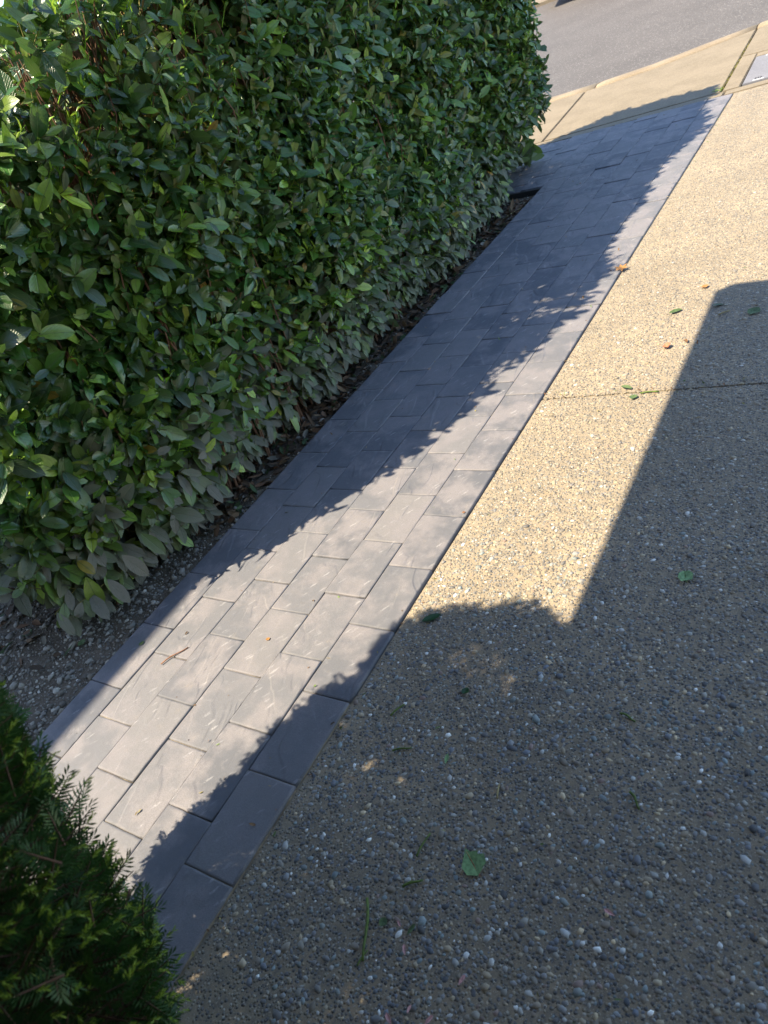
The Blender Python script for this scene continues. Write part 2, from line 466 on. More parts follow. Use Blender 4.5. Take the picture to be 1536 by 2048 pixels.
# panel left of the first joint, and one more beyond it
slab(seg(up(HL, J), -4.25, jx(1, 6.6) - J) + seg(up(LIP, -J), jx(1, 8.05) - J, -4.28))
slab(seg(up(HL, J), -7.2, -4.27) + seg(up(LIP, -J), -4.30, -7.2))
slab(seg(up(HL, J), jx(1, 6.6) + J, jx(2, 6.6) - J) + seg(up(LIP, -J), jx(2, 8.6) - J, jx(1, 8.05) + J, 12))
slab(seg(lambda x: 7.66 - 0.1 * (x + 1.41), jx(2, 7.66) + J, 0.6) + seg(up(LIP, -J), 0.6, jx(2, 8.6) + J))
# panel with the utility lid: two strips round the opening
LX0, LX1, LY0, LY1 = -1.235, -0.55, 6.69, 7.49
slab([(jx(2, 6.6) + J, HL(-1.37) + J), (LX0 - 0.008, HL(LX0) + J), (LX0 - 0.035, 7.63), (jx(2, 7.64) + J, 7.645)])
slab([(LX0 - 0.028, LY1 + 0.012), (0.6, LY1 - 0.06), (0.6, 7.45), (LX0 - 0.032, 7.63)])
slab([(LX1 + 0.01, HL(LX1) + J), (0.6, HL(0.6) + J), (0.6, LY1 - 0.068), (LX1 + 0.01, LY1 - 0.03)])
# header strip between paving and slabs
slab(seg(up(PE, 0.004), -7.2, -1.34) + seg(up(HL, -0.003), -1.34, -7.2), M_walk, 'header_strip', -0.005)
slab(seg(up(PE, 0.004), -1.332, 4.0) + seg(up(HL, -0.003), 4.0, -1.332), M_walk, 'header_strip', -0.005)
# moss and weeds in the second joint
pts = []
mv, mf, o = [], [], 0
for k in range(900):
    y = R.uniform(6.68, 8.3); w = 0.014 if y < 7.7 else 0.008
    if R.random() < (y - 6.68) / 2.2: continue
    x = jx(2, y) + R.normal() * w; s = R.uniform(0.006, 0.016); a = R.uniform(0, 6.28)
    b = np.array([x, y, -0.012]); tdir = np.array([math.cos(a) * .7, math.sin(a) * .7, 0.6]) * s
    sd = np.array([-math.sin(a), math.cos(a), 0]) * s * 0.3
    mv += [b - sd, b + sd, b + sd * .3 + tdir, b - sd * .3 + tdir]; mf.append((o, o + 1, o + 2, o + 3)); o += 4
ms = link('moss', mesh_np('moss', mv, mf, M_moss), walk); ms['kind'] = 'stuff'
wv, wf, o = [], [], 0
for k in range(60):
    x = jx(2, 6.7) - 0.03 + R.normal() * 0.025; y = 6.72 + R.normal() * 0.03; s = R.uniform(0.012, 0.028); a = R.uniform(0, 6.28)
    b = np.array([x, y, -0.008]); td = np.array([math.cos(a) * .8, math.sin(a) * .8, 0.5]) * s; sd = np.array([-math.sin(a), math.cos(a), 0]) * s * 0.2
    wv += [b - sd * .3, b + sd * .3, b + sd + td * .6, b + td]; wf.append((o, o + 1, o + 2, o + 3)); o += 4
wd = link('weed_tuft', mesh_np('weed_tuft', wv, wf, M_new, rnd=R.random(o), uv=np.tile([[0.2, 0], [0.8, 0], [0.8, .6], [0.5, 1]], (60, 1))))
tag(wd, kind='stuff')

kerb = prism('kerb', lip_pts + asp_pts[::-1], -0.21, -0.03, M_jdirt); tag(kerb, kind='structure')
def kerb_piece(a, b):
    xs = np.linspace(a, b, 7)
    bm = bmesh.new(); rows = []
    prof = [(0.0, -0.1), (0.0, -0.002), (0.07, 0.008), (0.2, -0.004), (0.335, -0.022), (0.35, -0.05), (0.352, -0.1)]
    for x in xs:
        y0, y1 = LIP(x) + 0.006, ASP(x); k = (y1 - y0) / 0.352
        rows.append([bm.verts.new((x - 0.02 * q[0], y0 + q[0] * k, q[1])) for q in prof])
    for i in range(len(xs) - 1):
        for j in range(len(prof) - 1):
            f = bm.faces.new((rows[i][j], rows[i + 1][j], rows[i + 1][j + 1], rows[i][j + 1])); f.smooth = True
    for e in (0, -1):
        try: bm.faces.new(rows[e])
        except Exception: pass
    bmesh.ops.recalc_face_normals(bm, faces=bm.faces[:])
    me = bpy.data.meshes.new('kerb_section'); bm.to_mesh(me); bm.free(); me.materials.append(M_kerb)
    return link('kerb_section', me, kerb)
for a, b in ((-13.9, -8.2), (-8.19, -4.32), (-4.31, -2.79), (-2.778, -1.44), (-1.43, 0.4), (0.41, 5.9)): kerb_piece(a, b)

# far kerb and pale apron across the road
FK = lambda x: 18.35 + 0.27 * (x + 7.4)
fw = prism('far_sidewalk', [(-14, FK(-14)), (8, FK(8)), (8, FK(8) + 3), (-14, FK(-14) + 3)], -0.2, 0.0, M_walk); tag(fw, kind='structure')

# utility lid (flat, in the sidewalk)
lid = prism('utility_lid', [(LX0 + 0.004, LY0 + 0.01), (LX1, LY0 + 0.06), (LX1, LY1 - 0.03), (LX0 - 0.024, LY1)], -0.08, -0.003, M_lid, None, 0.004)
tag(lid, 'grey rectangular utility box lid with dark slots and white mark set in the sidewalk', 'utility cover')
for k in range(3):
    box('pull_slot', (-1.155 + 0.018 * k, 6.745, -0.004), (-1.146 + 0.018 * k, 6.795, -0.0015), M_dark, lid)
box('painted_mark', (-1.165, 6.725, -0.004), (-1.09, 6.741, -0.0015), M_white, lid)
box('painted_mark', (-1.18, 7.44, -0.004), (-1.08, 7.468, -0.0015), M_white, lid)

# ------------------------------------------------------------------ driveway
DZ = -0.010
drive = link('driveway', sheet('driveway', -1.255, -9, 6, 6.5, -0.0145, M_jdirt)); tag(drive, kind='structure')
DJ = lambda x: 2.42 + 0.06 * (x + 1.2)
prism('slab', [(-1.2592, -9), (6, -9), (6, DJ(6) - 0.0022), (-1.2592, DJ(-1.254) - 0.0022)], -0.1, DZ, M_drive, drive, 0.004)
prism('slab', [(-1.2592, DJ(-1.254) + 0.0022), (6, DJ(6) + 0.0022), (6, PE(6) - 0.004), (-1.2592, PE(-1.254) - 0.004)], -0.1, DZ, M_drive, drive, 0.004)

phi = (1 + 5 ** .5) / 2
ICO_V = norm(np.array([(-1, phi, 0), (1, phi, 0), (-1, -phi, 0), (1, -phi, 0), (0, -1, phi), (0, 1, phi), (0, -1, -phi), (0, 1, -phi), (phi, 0, -1), (phi, 0, 1), (-phi, 0, -1), (-phi, 0, 1)], float))
ICO_F = np.array([(0, 11, 5), (0, 5, 1), (0, 1, 7), (0, 7, 10), (0, 10, 11), (1, 5, 9), (5, 11, 4), (11, 10, 2), (10, 7, 6), (7, 1, 8), (3, 9, 4), (3, 4, 2), (3, 2, 6), (3, 6, 8), (3, 8, 9), (4, 9, 5), (2, 4, 11), (6, 2, 10), (8, 6, 7), (9, 8, 1)])
def stones(P, rad, flat, elong, tint, jit):
    n = len(P)
    a = R.uniform(0, 2 * np.pi, n); q = norm(R.normal(size=(n, 4)))
    w, x, y, z = q.T
    Rm = np.stack([1 - 2 * (y * y + z * z), 2 * (x * y - z * w), 2 * (x * z + y * w), 2 * (x * y + z * w), 1 - 2 * (x * x + z * z), 2 * (y * z - x * w), 2 * (x * z - y * w), 2 * (y * z + x * w), 1 - 2 * (x * x + y * y)], -1).reshape(n, 3, 3)
    V = np.einsum('nij,kj->nki', Rm, ICO_V) * (1 + R.normal(size=(n, 12, 1)) * jit)
    V[:, :, 0] *= elong[:, None]; V[:, :, 2] *= flat[:, None]
    V *= rad[:, None, None]
    c, s = np.cos(a)[:, None], np.sin(a)[:, None]
    X = V[:, :, 0] * c - V[:, :, 1] * s; Y = V[:, :, 0] * s + V[:, :, 1] * c
    V = np.stack([X, Y, V[:, :, 2]], -1) + P[:, None]
    F = (ICO_F[None] + (np.arange(n) * 12)[:, None, None]).reshape(-1, 3)
    return V.reshape(-1, 3), F, np.repeat(tint, 12, 0)

def scatter(n, inside, x0, x1, y0, y1, dmin):
    """dart throwing on a grid"""
    cell = dmin / 1.4142; grid = {}; out = []
    X = R.uniform(x0, x1, n); Y = R.uniform(y0, y1, n)
    ok = inside(X, Y); X, Y = X[ok], Y[ok]
    d2 = dmin * dmin
    for x, y in zip(X.tolist(), Y.tolist()):
        gx, gy = int(x // cell), int(y // cell); bad = False
        for i in (-2, -1, 0, 1, 2):
            for j in (-2, -1, 0, 1, 2):
                p = grid.get((gx + i, gy + j))
                if p and (p[0] - x) ** 2 + (p[1] - y) ** 2 < d2: bad = True; break
            if bad: break
        if not bad: grid[(gx, gy)] = (x, y); out.append((x, y))
    return np.array(out)

PAL = np.array([(0.075, 0.085, 0.105), (0.125, 0.14, 0.17), (0.20, 0.21, 0.225), (0.27, 0.26, 0.235), (0.22, 0.19, 0.155), (0.34, 0.28, 0.20), (0.19, 0.24, 0.255), (0.40, 0.41, 0.41), (0.68, 0.69, 0.68), (0.55, 0.44, 0.29), (0.23, 0.16, 0.145)])
PW = np.array([.15, .17, .15, .11, .12, .08, .09, .05, .032, .028, .02]); PW /= PW.sum()
inside = lambda X, Y: (X > -1.245) & (np.abs(Y - DJ(X)) > 0.005) & (X < -0.10 - 0.14 * Y + 0.12) & (X > -1.245 + np.clip((0.22 - Y) * 3.2, 0, 1))
p1 = scatter(70000, inside, -1.25, 0.05, 0.0, 2.9, 0.0076)
p2 = scatter(14000, lambda X, Y: (X > -1.245) & (X < -0.40), -1.25, -0.4, 2.9, 4.6, 0.0115)
pp = np.concatenate([p1, p2])
p3 = scatter(60000, lambda X, Y: inside(X, Y) & (Y < 2.0), -1.25, 0.05, 0.0, 2.0, 0.0060)
p3 = p3[R.permutation(len(p3))[:15000]]
nb_ = len(pp); pp = np.concatenate([pp, p3]); n = len(pp)
rad = np.clip(R.lognormal(math.log(0.0040), 0.34, n), 0.0022, 0.0095)
rad[nb_:] = R.uniform(.0012, .0028, n - nb_)
P3 = np.column_stack([pp, np.full(n, DZ) - 0.0013 + R.normal(size=n) * 0.0007])
tint = PAL[R.choice(len(PAL), n, p=PW)] * R.uniform(0.85, 1.75, (n, 1))
wf_ = np.clip((pp[:, 1] - 1.1) / 1.2, 0, 1)[:, None] * 0.60  # sunlit stretch's golden, low-contrast look is mixed into the pebble colour
tint = tint * (1 - wf_) + wf_ * np.array([0.30, 0.235, 0.15]) * R.uniform(.7, 1.25, (n, 1))
V, F, C = stones(P3, rad, R.uniform(.45, .7, n), R.uniform(.95, 1.65, n), tint, 0.13)
pb = link('pebbles', mesh_np('pebbles', V, F, M_peb, True, color=C), drive); pb['kind'] = 'stuff'

# ------------------------------------------------------------------ paved path
X0, CW = -2.29, 0.1717
path = link('paved_path', sheet('paved_path', -2.285, -2.2, -1.262, 6.40, -0.03, M_sand)); tag(path, kind='structure')
sp_y = [-1.0, 0.4, 1.2, 2.0, 3.0, 4.5, 6.5]; sp_v = [0.275, 0.274, 0.266, 0.260, 0.257, 0.2525, 0.250]
def joints(anchor, lo, hi):
    ys = [anchor]; y = anchor
    while y < hi:
        s = np.interp(y + 0.13, sp_y, sp_v); y += s; ys.append(y)
    y = anchor; down_ = []
    while y > lo:
        s = np.interp(y - 0.13, sp_y, sp_v); y -= s; down_.append(y)
    return down_[::-1] + ys

def paver_mesh(k, W, L):
    """block with a slightly ragged rounded arris; origin at the centre of the top"""
    rr = np.random.default_rng(100 + k)
    def ring(inset, z, jit):
        pts = []
        hw, hl = W / 2 - inset, L / 2 - inset
        for s in np.linspace(-1, 1, 5)[:-1]: pts.append((s * hw, -hl))
        for s in np.linspace(-1, 1, 7)[:-1]: pts.append((hw, s * hl))
        for s in np.linspace(1, -1, 5)[:-1]: pts.append((s * hw, hl))
        for s in np.linspace(1, -1, 7)[:-1]: pts.append((-hw, s * hl))
        return [(x + rr.normal() * jit, y + rr.normal() * jit, z + rr.normal() * jit * .5) for x, y in pts]
    bm = bmesh.new()
    rings = [ring(0.0005, -0.055, 0.0), ring(0.0002, -0.004, 0.0004), ring(0.0009, -0.0007, 0.0004), ring(0.006, 0.0, 0.0003)]
    vs_ = [[bm.verts.new(p) for p in q] for q in rings]
    nn = len(vs_[0])
    for a, b in zip(vs_, vs_[1:]):
        for i in range(nn):
            f = bm.faces.new((a[i], a[(i + 1) % nn], b[(i + 1) % nn], b[i])); f.smooth = True
    bm.faces.new(vs_[-1])
    me = bpy.data.meshes.new('paver'); bm.to_mesh(me); bm.free(); me.materials.append(M_paver)
    return me
GAP = 0.0015
PM = [paver_mesh(k, CW - GAP, 0.26) for k in range(8)]
sand_v, sand_f = [], []
def lay(ci, anchor, lo, hi, cut=None):
    xc = X0 + CW * (ci + 0.5)
    js = joints(anchor, lo, hi)
    end = (PE(xc) - 0.004)
    for a, b in zip(js, js[1:]):
        if a >= end - 0.03 or b <= lo + 0.02: continue
        a2, b2 = max(a, lo), min(b, end)
        gapy = 0.0022
        L = b2 - a2 - gapy
        if b > end:      # cut along the slanted end
            me = paver_mesh(900 + ci, CW - GAP, 0.26)
        else: me = PM[R.integers(8)]
        o = link('paver', me, path)
        o.location = (xc + R.normal() * 0.0008, (a2 + b2) / 2, -0.0005 + R.normal() * 0.0012)
        o.scale = (1, L / 0.26, 1)
        o.rotation_euler = (R.normal() * 0.003, R.normal() * 0.004, R.normal() * 0.0025 + (math.pi if R.random() < .5 else 0))
        if b2 < end - 0.01:
            k = len(sand_v); z = -0.0052 - abs(R.normal()) * 0.0025
            sand_v.extend([(xc - CW / 2 + .002, b2 - .006, z), (xc + CW / 2 - .002, b2 - .006, z), (xc + CW / 2 - .002, b2 + .006, z), (xc - CW / 2 + .002, b2 + .006, z)])
            sand_f.append((k, k + 1, k + 2, k + 3))
for ci, an in enumerate((0.44, 0.606, 0.455, 0.609, 0.441, 0.602)): lay(ci, an, -1.0, 6.7)
for ci in range(-9, 0): lay(ci, 5.245 if ci % 2 else 5.375, 5.235, 6.7)
sj = link('joint_sand', mesh_np('joint_sand', sand_v, sand_f, M_sand), path); sj['kind'] = 'stuff'
e2 = link('bedding', sheet('bedding', -4.1, 5.24, -2.288, 6.25, -0.03, M_sand), path)
# black edging board facing the planting bed
box('edging_board', (-4.1, 5.205, -0.14), (-2.292, 5.228, -0.004), M_dark, path)

fy = np.linspace(-0.6, 6.4, 700)
fill = 0.5 + 0.28 * np.sin(fy * 3.1 + 1) + 0.25 * np.sin(fy * 11.3) + 0.2 * np.sin(fy * 29 + 2)
fill += 0.9 * np.clip((1.3 - fy) / 0.5, 0, 1) + 0.7 * np.clip((fy - 3.3) / 0.5, 0, 1) - 1.0 * np.clip((fy - 1.45) / 0.2, 0, 1) * np.clip((3.4 - fy) / 0.3, 0, 1)
fill = np.clip(fill, 0, 1) + np.convolve(R.normal(size=700) * 0.12, np.ones(5) / 5, 'same')
zt = -0.034 + 0.026 * np.clip(fill, 0, 1); wo = -1.2580 + 0.0012 * np.clip(fill, 0.0, 1)
fv = np.stack([np.column_stack([np.full(700, -1.2606), fy, zt]), np.column_stack([(wo - 1.2606) / 2 + R.normal(size=700) * .001, fy, np.minimum(zt, DZ + .006 * np.clip(fill, 0, 1)) - .0012]), np.column_stack([wo, fy, np.minimum(zt - .001, DZ - .0012)])], 1).reshape(-1, 3)
ii = np.arange(699) * 3
ff = np.concatenate([np.stack([ii, ii + 1, ii + 4, ii + 3], -1), np.stack([ii + 1, ii + 2, ii + 5, ii + 4], -1)])
sf = link('sand_fillet', mesh_np('sand_fillet', fv, ff, mat_concrete('swept_sand', (0.29, 0.23, 0.155), (0.39, 0.305, 0.20), 300.0), True), drive); sf['kind'] = 'stuff'

# ------------------------------------------------------------------ planting bed
bed = link('planting_bed', None) if False else None
nx, ny = 40, 110
gx, gy = np.meshgrid(np.linspace(-4.1, -2.29, nx), np.linspace(-2.2, 5.205, ny), indexing='ij')
gz = -0.026 - 0.014 * np.clip((gy - 2.5) / 2.6, 0, 1) + 0.03 * np.clip((-2.45 - gx) / 0.6, 0, 1) + 0.007 * np.sin(gx * 9 + gy * 4) * np.cos(gy * 6.3)
gz[-1, :] = -0.03 - 0.012 * np.clip((gy[-1] - 2.5) / 2.6, 0, 1)
BZ = lambda x, y: -0.026 - 0.014 * np.clip((y - 2.5) / 2.6, 0, 1) + 0.03 * np.clip((-2.45 - x) / 0.6, 0, 1) + 0.007 * np.sin(x * 9 + y * 4) * np.cos(y * 6.3)
idx = np.arange(nx * ny).reshape(nx, ny)
bed = link('planting_bed', mesh_np('planting_bed', np.stack([gx, gy, gz], -1), np.stack([idx[:-1, :-1], idx[1:, :-1], idx[1:, 1:], idx[:-1, 1:]], -1).reshape(-1, 4), M_soil, True))
tag(bed, kind='structure')
GP = np.array([(0.20, 0.195, 0.18), (0.26, 0.25, 0.23), (0.16, 0.155, 0.15), (0.32, 0.31, 0.29), (0.13, 0.12, 0.105), (0.24, 0.22, 0.19), (0.45, 0.44, 0.42)])
q1 = scatter(30000, lambda X, Y: X < -2.296, -3.3, -2.29, 0.15, 1.75, 0.0085)
q2 = scatter(9000, lambda X, Y: X < -2.296, -2.85, -2.29, 1.75, 5.2, 0.0115)
q = np.concatenate([q1, q2]); n = len(q)
keep = R.random(n) < np.where(q[:, 1] < 1.6, 0.74, 0.55); q = q[keep]; n = len(q)
rad = np.clip(R.lognormal(math.log(0.0039), 0.50, n), 0.0018, 0.015)
tint = GP[R.choice(7, n, p=[.24, .2, .18, .12, .12, .11, .03])] * R.uniform(.85, 1.75, (n, 1)) * np.array([1.04, 1.0, .93])
P3 = np.column_stack([q, BZ(q[:, 0], q[:, 1]) + rad * 0.35])
V, F, C = stones(P3, rad, R.uniform(.55, .9, n), R.uniform(.9, 1.5, n), tint, 0.2)
gr = link('gravel', mesh_np('gravel', V, F, M_grav, False, color=C)); tag(gr, kind='stuff')

# dry leaves under the hedge
def leaf_quads(ns):
    """template: ns stations, 3 verts each; x width (-.5..+.5), y length 0..1"""
    t = np.array({4: (0, .3, .72, 1), 5: (0, .16, .48, .82, 1)}.get(ns, np.linspace(0, 1, ns)), float)
    w = np.interp(t, [0, .08, .2, .35, .5, .65, .8, .9, .96, 1], [.05, .30, .68, .92, 1.0, .96, .76, .50, .27, .06])
    V = []; UV = []
    for i in range(ns):
        for s in (-1, 0, 1):
            V.append((s * w[i] * 0.5, t[i], abs(s) * w[i] * 0.5)); UV.append((0.5 + s * 0.5 * w[i], t[i]))
    F = []
    for i in range(ns - 1):
        a = i * 3
        F += [(a, a + 1, a + 4, a + 3), (a + 1, a + 2, a + 5, a + 4)]
    return np.array(V, float), np.array(F), np.array(UV, float)

def leaves(P, d, nrm, L, W, fold, curl, ns=4, clip=None, twist=None):
    TV, TF, TU = leaf_quads(ns)
    n = len(P); k = len(TV)
    d = norm(d); nrm = norm(nrm - (nrm * d).sum(1, keepdims=True) * d); x = np.cross(d, nrm)
    y = np.broadcast_to(TV[None, :, 1], (n, k)).copy()
    if clip is not None: y = np.minimum(y, clip[:, None] + R.normal(size=(n, k)) * 0.03)
    wx = TV[None, :, 0] * np.ones((n, 1))
    z = fold[:, None] * TV[None, :, 2] * W[:, None] - curl[:, None] * L[:, None] * y ** 2
    z = z + R.normal(size=(n, k)) * 0.02 * W[:, None]
    V = P[:, None] + x[:, None] * (wx * W[:, None])[..., None] + d[:, None] * (y * L[:, None])[..., None] + nrm[:, None] * z[..., None]
    F = (TF[None] + (np.arange(n) * k)[:, None, None]).reshape(-1, 4)
    return V.reshape(-1, 3), F, np.tile(TU, (n, 1)), k

n = 1500
lx = -2.33 - np.abs(R.normal(size=n)) * 0.16; ly = R.uniform(1.5, 5.1, n)
lx[:240] = -2.5 - 0.75 * R.random(240) ** .8; ly[:240] = R.uniform(.7, 1.5, 240)
P = np.column_stack([lx, ly, BZ(lx, ly) + R.uniform(.004, .02, n)])
a = R.uniform(0, 6.28, n)
V, F, U, k = leaves(P, np.column_stack([np.cos(a), np.sin(a), R.normal(size=n) * .25]), np.column_stack([R.normal(size=n) * .45, R.normal(size=n) * .45, np.ones(n)]), R.uniform(.03, .075, n), R.uniform(.014, .034, n), R.uniform(-.4, .9, n), R.normal(size=n) * .35, 4)
LT = np.array([(0.16, 0.085, 0.045), (0.10, 0.06, 0.035), (0.22, 0.14, 0.075), (0.05, 0.035, 0.025), (0.05, 0.09, 0.03), (0.20, 0.18, 0.14)])
C = np.repeat(LT[R.choice(6, n, p=[.25, .25, .12, .18, .1, .1])], k, 0)
ll = link('leaf_litter', mesh_np('leaf_litter', V, F, M_litter, True, color=C)); tag(ll, kind='stuff')

# ------------------------------------------------------------------ hedge
hedge = empty('laurel_hedge', (-2.8, 3.5, 0.0))
tag(hedge, 'tall clipped cherry laurel hedge with dusty lower leaves along the dark paved path', 'hedge')
HB = Vector((-2.8, 3.5, 0.0))
HX0, HX1, HY1, HT = -3.22, -2.40, 5.96, 1.82
zs_ = [0.0, 0.20, 0.45, 0.95, 1.38, 1.75, 1.95]; ys_ = [0.93, 0.89, 0.93, 1.08, 1.41, 1.92, 2.5]
YE = lambda z: np.interp(z, zs_, ys_)                    # near end leans back towards the top
HTY = lambda y: 1.81 + 0.15 * np.clip((3.2 - y) / 0.7, 0, 1) ** 1.5   # top dips towards the street
def FX(y, z):                                            # face of the hedge
    b = 0.035 * np.sin(y * 2.1 + z * 2.0) + 0.03 * np.sin(y * 5.3 - z * 3.1) + 0.02 * np.sin(z * 7 + y * 3)
    low = np.clip((0.45 - z) / 0.45, 0, 1)
    far = np.clip((y - 4.6) / 1.4, 0, 1)
    near = np.clip((1.35 - y) / 0.5, 0, 1)
    top = np.clip((z - 1.6) / 0.35, 0, 1)
    return HX1 + b - 0.05 * low ** 1.5 - 0.10 * low * far - 0.16 * near ** 2 - 0.09 * top ** 2 - 0.14 * top * np.clip((y - 5.1) / 0.8, 0, 1)

# shoots: origin, direction -> leaves alternate along each shoot
def make_shoots():
    O, D, NN, flag = [], [], [], []
    def addset(P, out, up, spread, f):
        n = len(P)
        d = out + np.column_stack([np.zeros(n), np.zeros(n), np.full(n, up)]) + R.normal(size=(n, 3)) * spread
        O.append(P); D.append(norm(d)); NN.append(out); flag.append(np.full(n, f))
    # face
    n = 7000
    y = R.uniform(0.9, HY1, n); z = 0.10 + (HTY(y) - 0.10) * R.random(n)
    far = np.clip((y - 5.1) / 0.3, 0, 1)
    ok = (y > YE(z)) & (z > 0.10 + 0.22 * far); z, y = z[ok], y[ok]; n = len(z)
    dep = R.exponential(0.055, n)
    thin = np.clip((3.6 - y) / 1.0, 0, 1) * np.clip((z - 1.22) / 0.3, 0, 1)
    ok = R.random(n) > 0.70 * thin; z, y, dep = z[ok], y[ok], dep[ok]; n = len(z)
    x = FX(y, z) - 0.055 - dep
    upv = np.where(z < 0.2, -0.7, 0.55)
    P = np.column_stack([x, y, z]); out = np.tile([1., 0, 0], (n, 1))
    d = out + np.column_stack([np.zeros(n), np.zeros(n), upv]) + R.normal(size=(n, 3)) * 0.5
    O.append(P); D.append(norm(d)); NN.append(out); flag.append(np.zeros(n))
    # top
    n = 2000
    y = R.uniform(1.9, HY1, n); x = R.uniform(HX0, HX1 - .05, n)
    P = np.column_stack([x, y, HTY(y) - 0.06 - R.exponential(0.05, n)]); ok = (y > YE(P[:, 2])) & (R.random(n) > 0.80 * np.clip((3.25 - y) / 0.6, 0, 1)); P = P[ok]
    addset(P, np.tile([0, 0, 1.], (len(P), 1)), 0.3, 0.5, 1)
    # far end
    n = 1000
    z = R.uniform(.32, HT, n); x = R.uniform(HX0, HX1 - .04, n)
    P = np.column_stack([x, HY1 - 0.05 - R.exponential(.05, n), z]); addset(P, np.tile([0, 1., 0], (n, 1)), 0.5, 0.5, 1)
    # near end, thin
    n = 420
    z = R.uniform(.12, HT, n); x = R.uniform(HX0, HX1 - .08, n)
    P = np.column_stack([x, YE(z) + 0.05 + R.exponential(.09, n), z]); addset(P, np.tile([0, -1., 0], (n, 1)), 0.45, 0.5, 2)
    # back
    n = 5200
    z = R.uniform(.1, 1.95, n); y = np.where(R.random(n) < .5, R.uniform(1.0, 3.8, n), R.uniform(1.0, HY1, n)); ok = (y > YE(z) + 0.05) & (z < HTY(y)); z, y = z[ok], y[ok]; n = len(z)
    P = np.column_stack([HX0 + 0.05 + R.exponential(.05, n), y, z]); addset(P, np.tile([-1., 0, 0], (n, 1)), 0.4, 0.5, 1)
    # dense clipped shoulder along the top of the face
    n = 1300
    y = R.uniform(2.6, HY1, n); P = np.column_stack([FX(y, np.full(n, 1.75)) - R.uniform(.04, .30, n), y, HTY(y) - R.uniform(.05, .13, n)])
    addset(P, norm(np.tile([.5, 0, 1.], (n, 1))), 0.3, 0.5, 3)
    # low skirt at the back and the street end
    n = 700
    y = R.uniform(3.6, HY1 - .1, n); P = np.column_stack([HX0 + .05 + R.exponential(.08, n), y, R.uniform(.02, .5, n)]); addset(P, np.tile([-1., 0, 0], (n, 1)), 0.2, 0.6, 1)
    n = 350
    P = np.column_stack([R.uniform(HX0, HX1 - .2, n), HY1 - .12 - R.exponential(.1, n), R.uniform(.06, .45, n)]); addset(P, np.tile([0, 1., 0], (n, 1)), 0.0, 0.6, 1)
    # some inside
    n = 420
    y = R.uniform(1.9, HY1 - .2, n); z = R.uniform(.2, HT - .1, n); ok = y > YE(z) + .7; y, z = y[ok], z[ok]; n = len(y)
    P = np.column_stack([R.uniform(HX0 + .15, HX1 - .2, n), y, z]); addset(P, np.tile([1., 0, 0], (n, 1)), 0.5, 0.7, 1)
    return np.concatenate(O), np.concatenate(D), np.concatenate(NN), np.concatenate(flag)
SO, SD, SN, SF = make_shoots()
ns_ = len(SO)
SL = R.uniform(0.05, 0.13, ns_)
LP, LD, LN, LL, LW, LF = [], [], [], [], [], []
tw_paths, tw_r = [], []
for i in range(ns_):
    d = SD[i]; o = SO[i]; Ls = SL[i]
    a = np.cross(d, (0, 0, 1.)); a = a / (np.linalg.norm(a) + 1e-6); b = np.cross(d, a)
    m_ = 5 if SF[i] != 1 else 4
    ph = R.uniform(0, 6.28)
    if SF[i] != 1: tw_paths.append(np.stack([o - d * 0.05, o + d * Ls * .5, o + d * Ls])); tw_r.append(np.array([0.0028, 0.0022, 0.0014]))
    for j in range(m_):
        ang = ph + j * 2.4; f = (j + 0.6) / m_
        rad_ = a * math.cos(ang) + b * math.sin(ang)
        ld = d * 0.55 + rad_ * 0.85 + R.normal(size=3) * 0.2
        LP.append(o + d * Ls * f); LD.append(ld); LN.append(d * 0.9 - rad_ * 0.35 + SN[i] * 0.45 + np.array([0, 0, 0.35]) + R.normal(size=3) * 0.25)
        s = R.normal() * 0.017 + (0.092 if SF[i] == 1 else 0.066 if SF[i] == 3 else 0.082)
        s *= (0.72 if f > 0.8 else 1.0); s *= 1.0 + 0.22 * max(0.0, min(1.0, (2.6 - o[1]) / 1.4)); s = min(max(s, 0.04), 0.145)
        LL.append(s); LW.append(s * R.uniform(.36, .52)); LF.append(SF[i])
LP, LD, LN, LL, LW, LF = map(np.array, (LP, LD, LN, LL, LW, LF))
# low leaves hang
low = (LP[:, 2] < 0.30) & (LF != 1) & (R.random(len(LP)) < 0.75)
LD[low] = norm(LD[low]) * 0.7 + np.array([0.25, 0, -0.8])
LN[low] = norm(LN[low]) * 0.5 + np.array([1.0, 0, 0.5])
# leaves turned to roughly face out
nl = len(LP)
clip = np.where(R.random(nl) < 0.22, R.uniform(0.5, 0.85, nl), 1.2)
# how big each leaf shows in the photograph
Rc = np.array([right, down, fwd])
def project(P):
    c = (P - np.array(CAM)) @ Rc.T
    return c[:, 0] / c[:, 2] * 1493.58 + 768, c[:, 1] / c[:, 2] * 1493.58 + 1024, c[:, 2]
mid = LP + norm(LD) * LL[:, None] * .5
u_, v_, dd = project(mid)
face = np.array([FX(p[1], p[2]) for p in mid])
score = LL / np.maximum(dd, .2) * np.abs((norm(LN) * norm(np.array(CAM) - mid)).sum(1))
vis = (LF == 0) & (u_ > 5) & (u_ < 1120) & (v_ > 5) & (v_ < 1300) & (mid[:, 0] > face - 0.035) & (dd > 0.5)
order = np.argsort(-np.where(vis, score, -1))
single = order[:293]
rest = np.ones(nl, bool); rest[single] = False
rest &= LP[:, 2] > 0.02
fold = R.uniform(.05, .55, nl); curl = R.normal(size=nl) * .14 + .12
V, F, U, k = leaves(LP[rest], LD[rest], LN[rest], LL[rest], LW[rest], fold[rest], curl[rest], 5, clip[rest])
rn = np.repeat(R.random(rest.sum()), k)
hp = np.array(HB)
fo = link('foliage', mesh_np('foliage', V - hp, F, M_leaf, True, uv=U, rnd=rn), hedge); fo['kind'] = 'stuff'
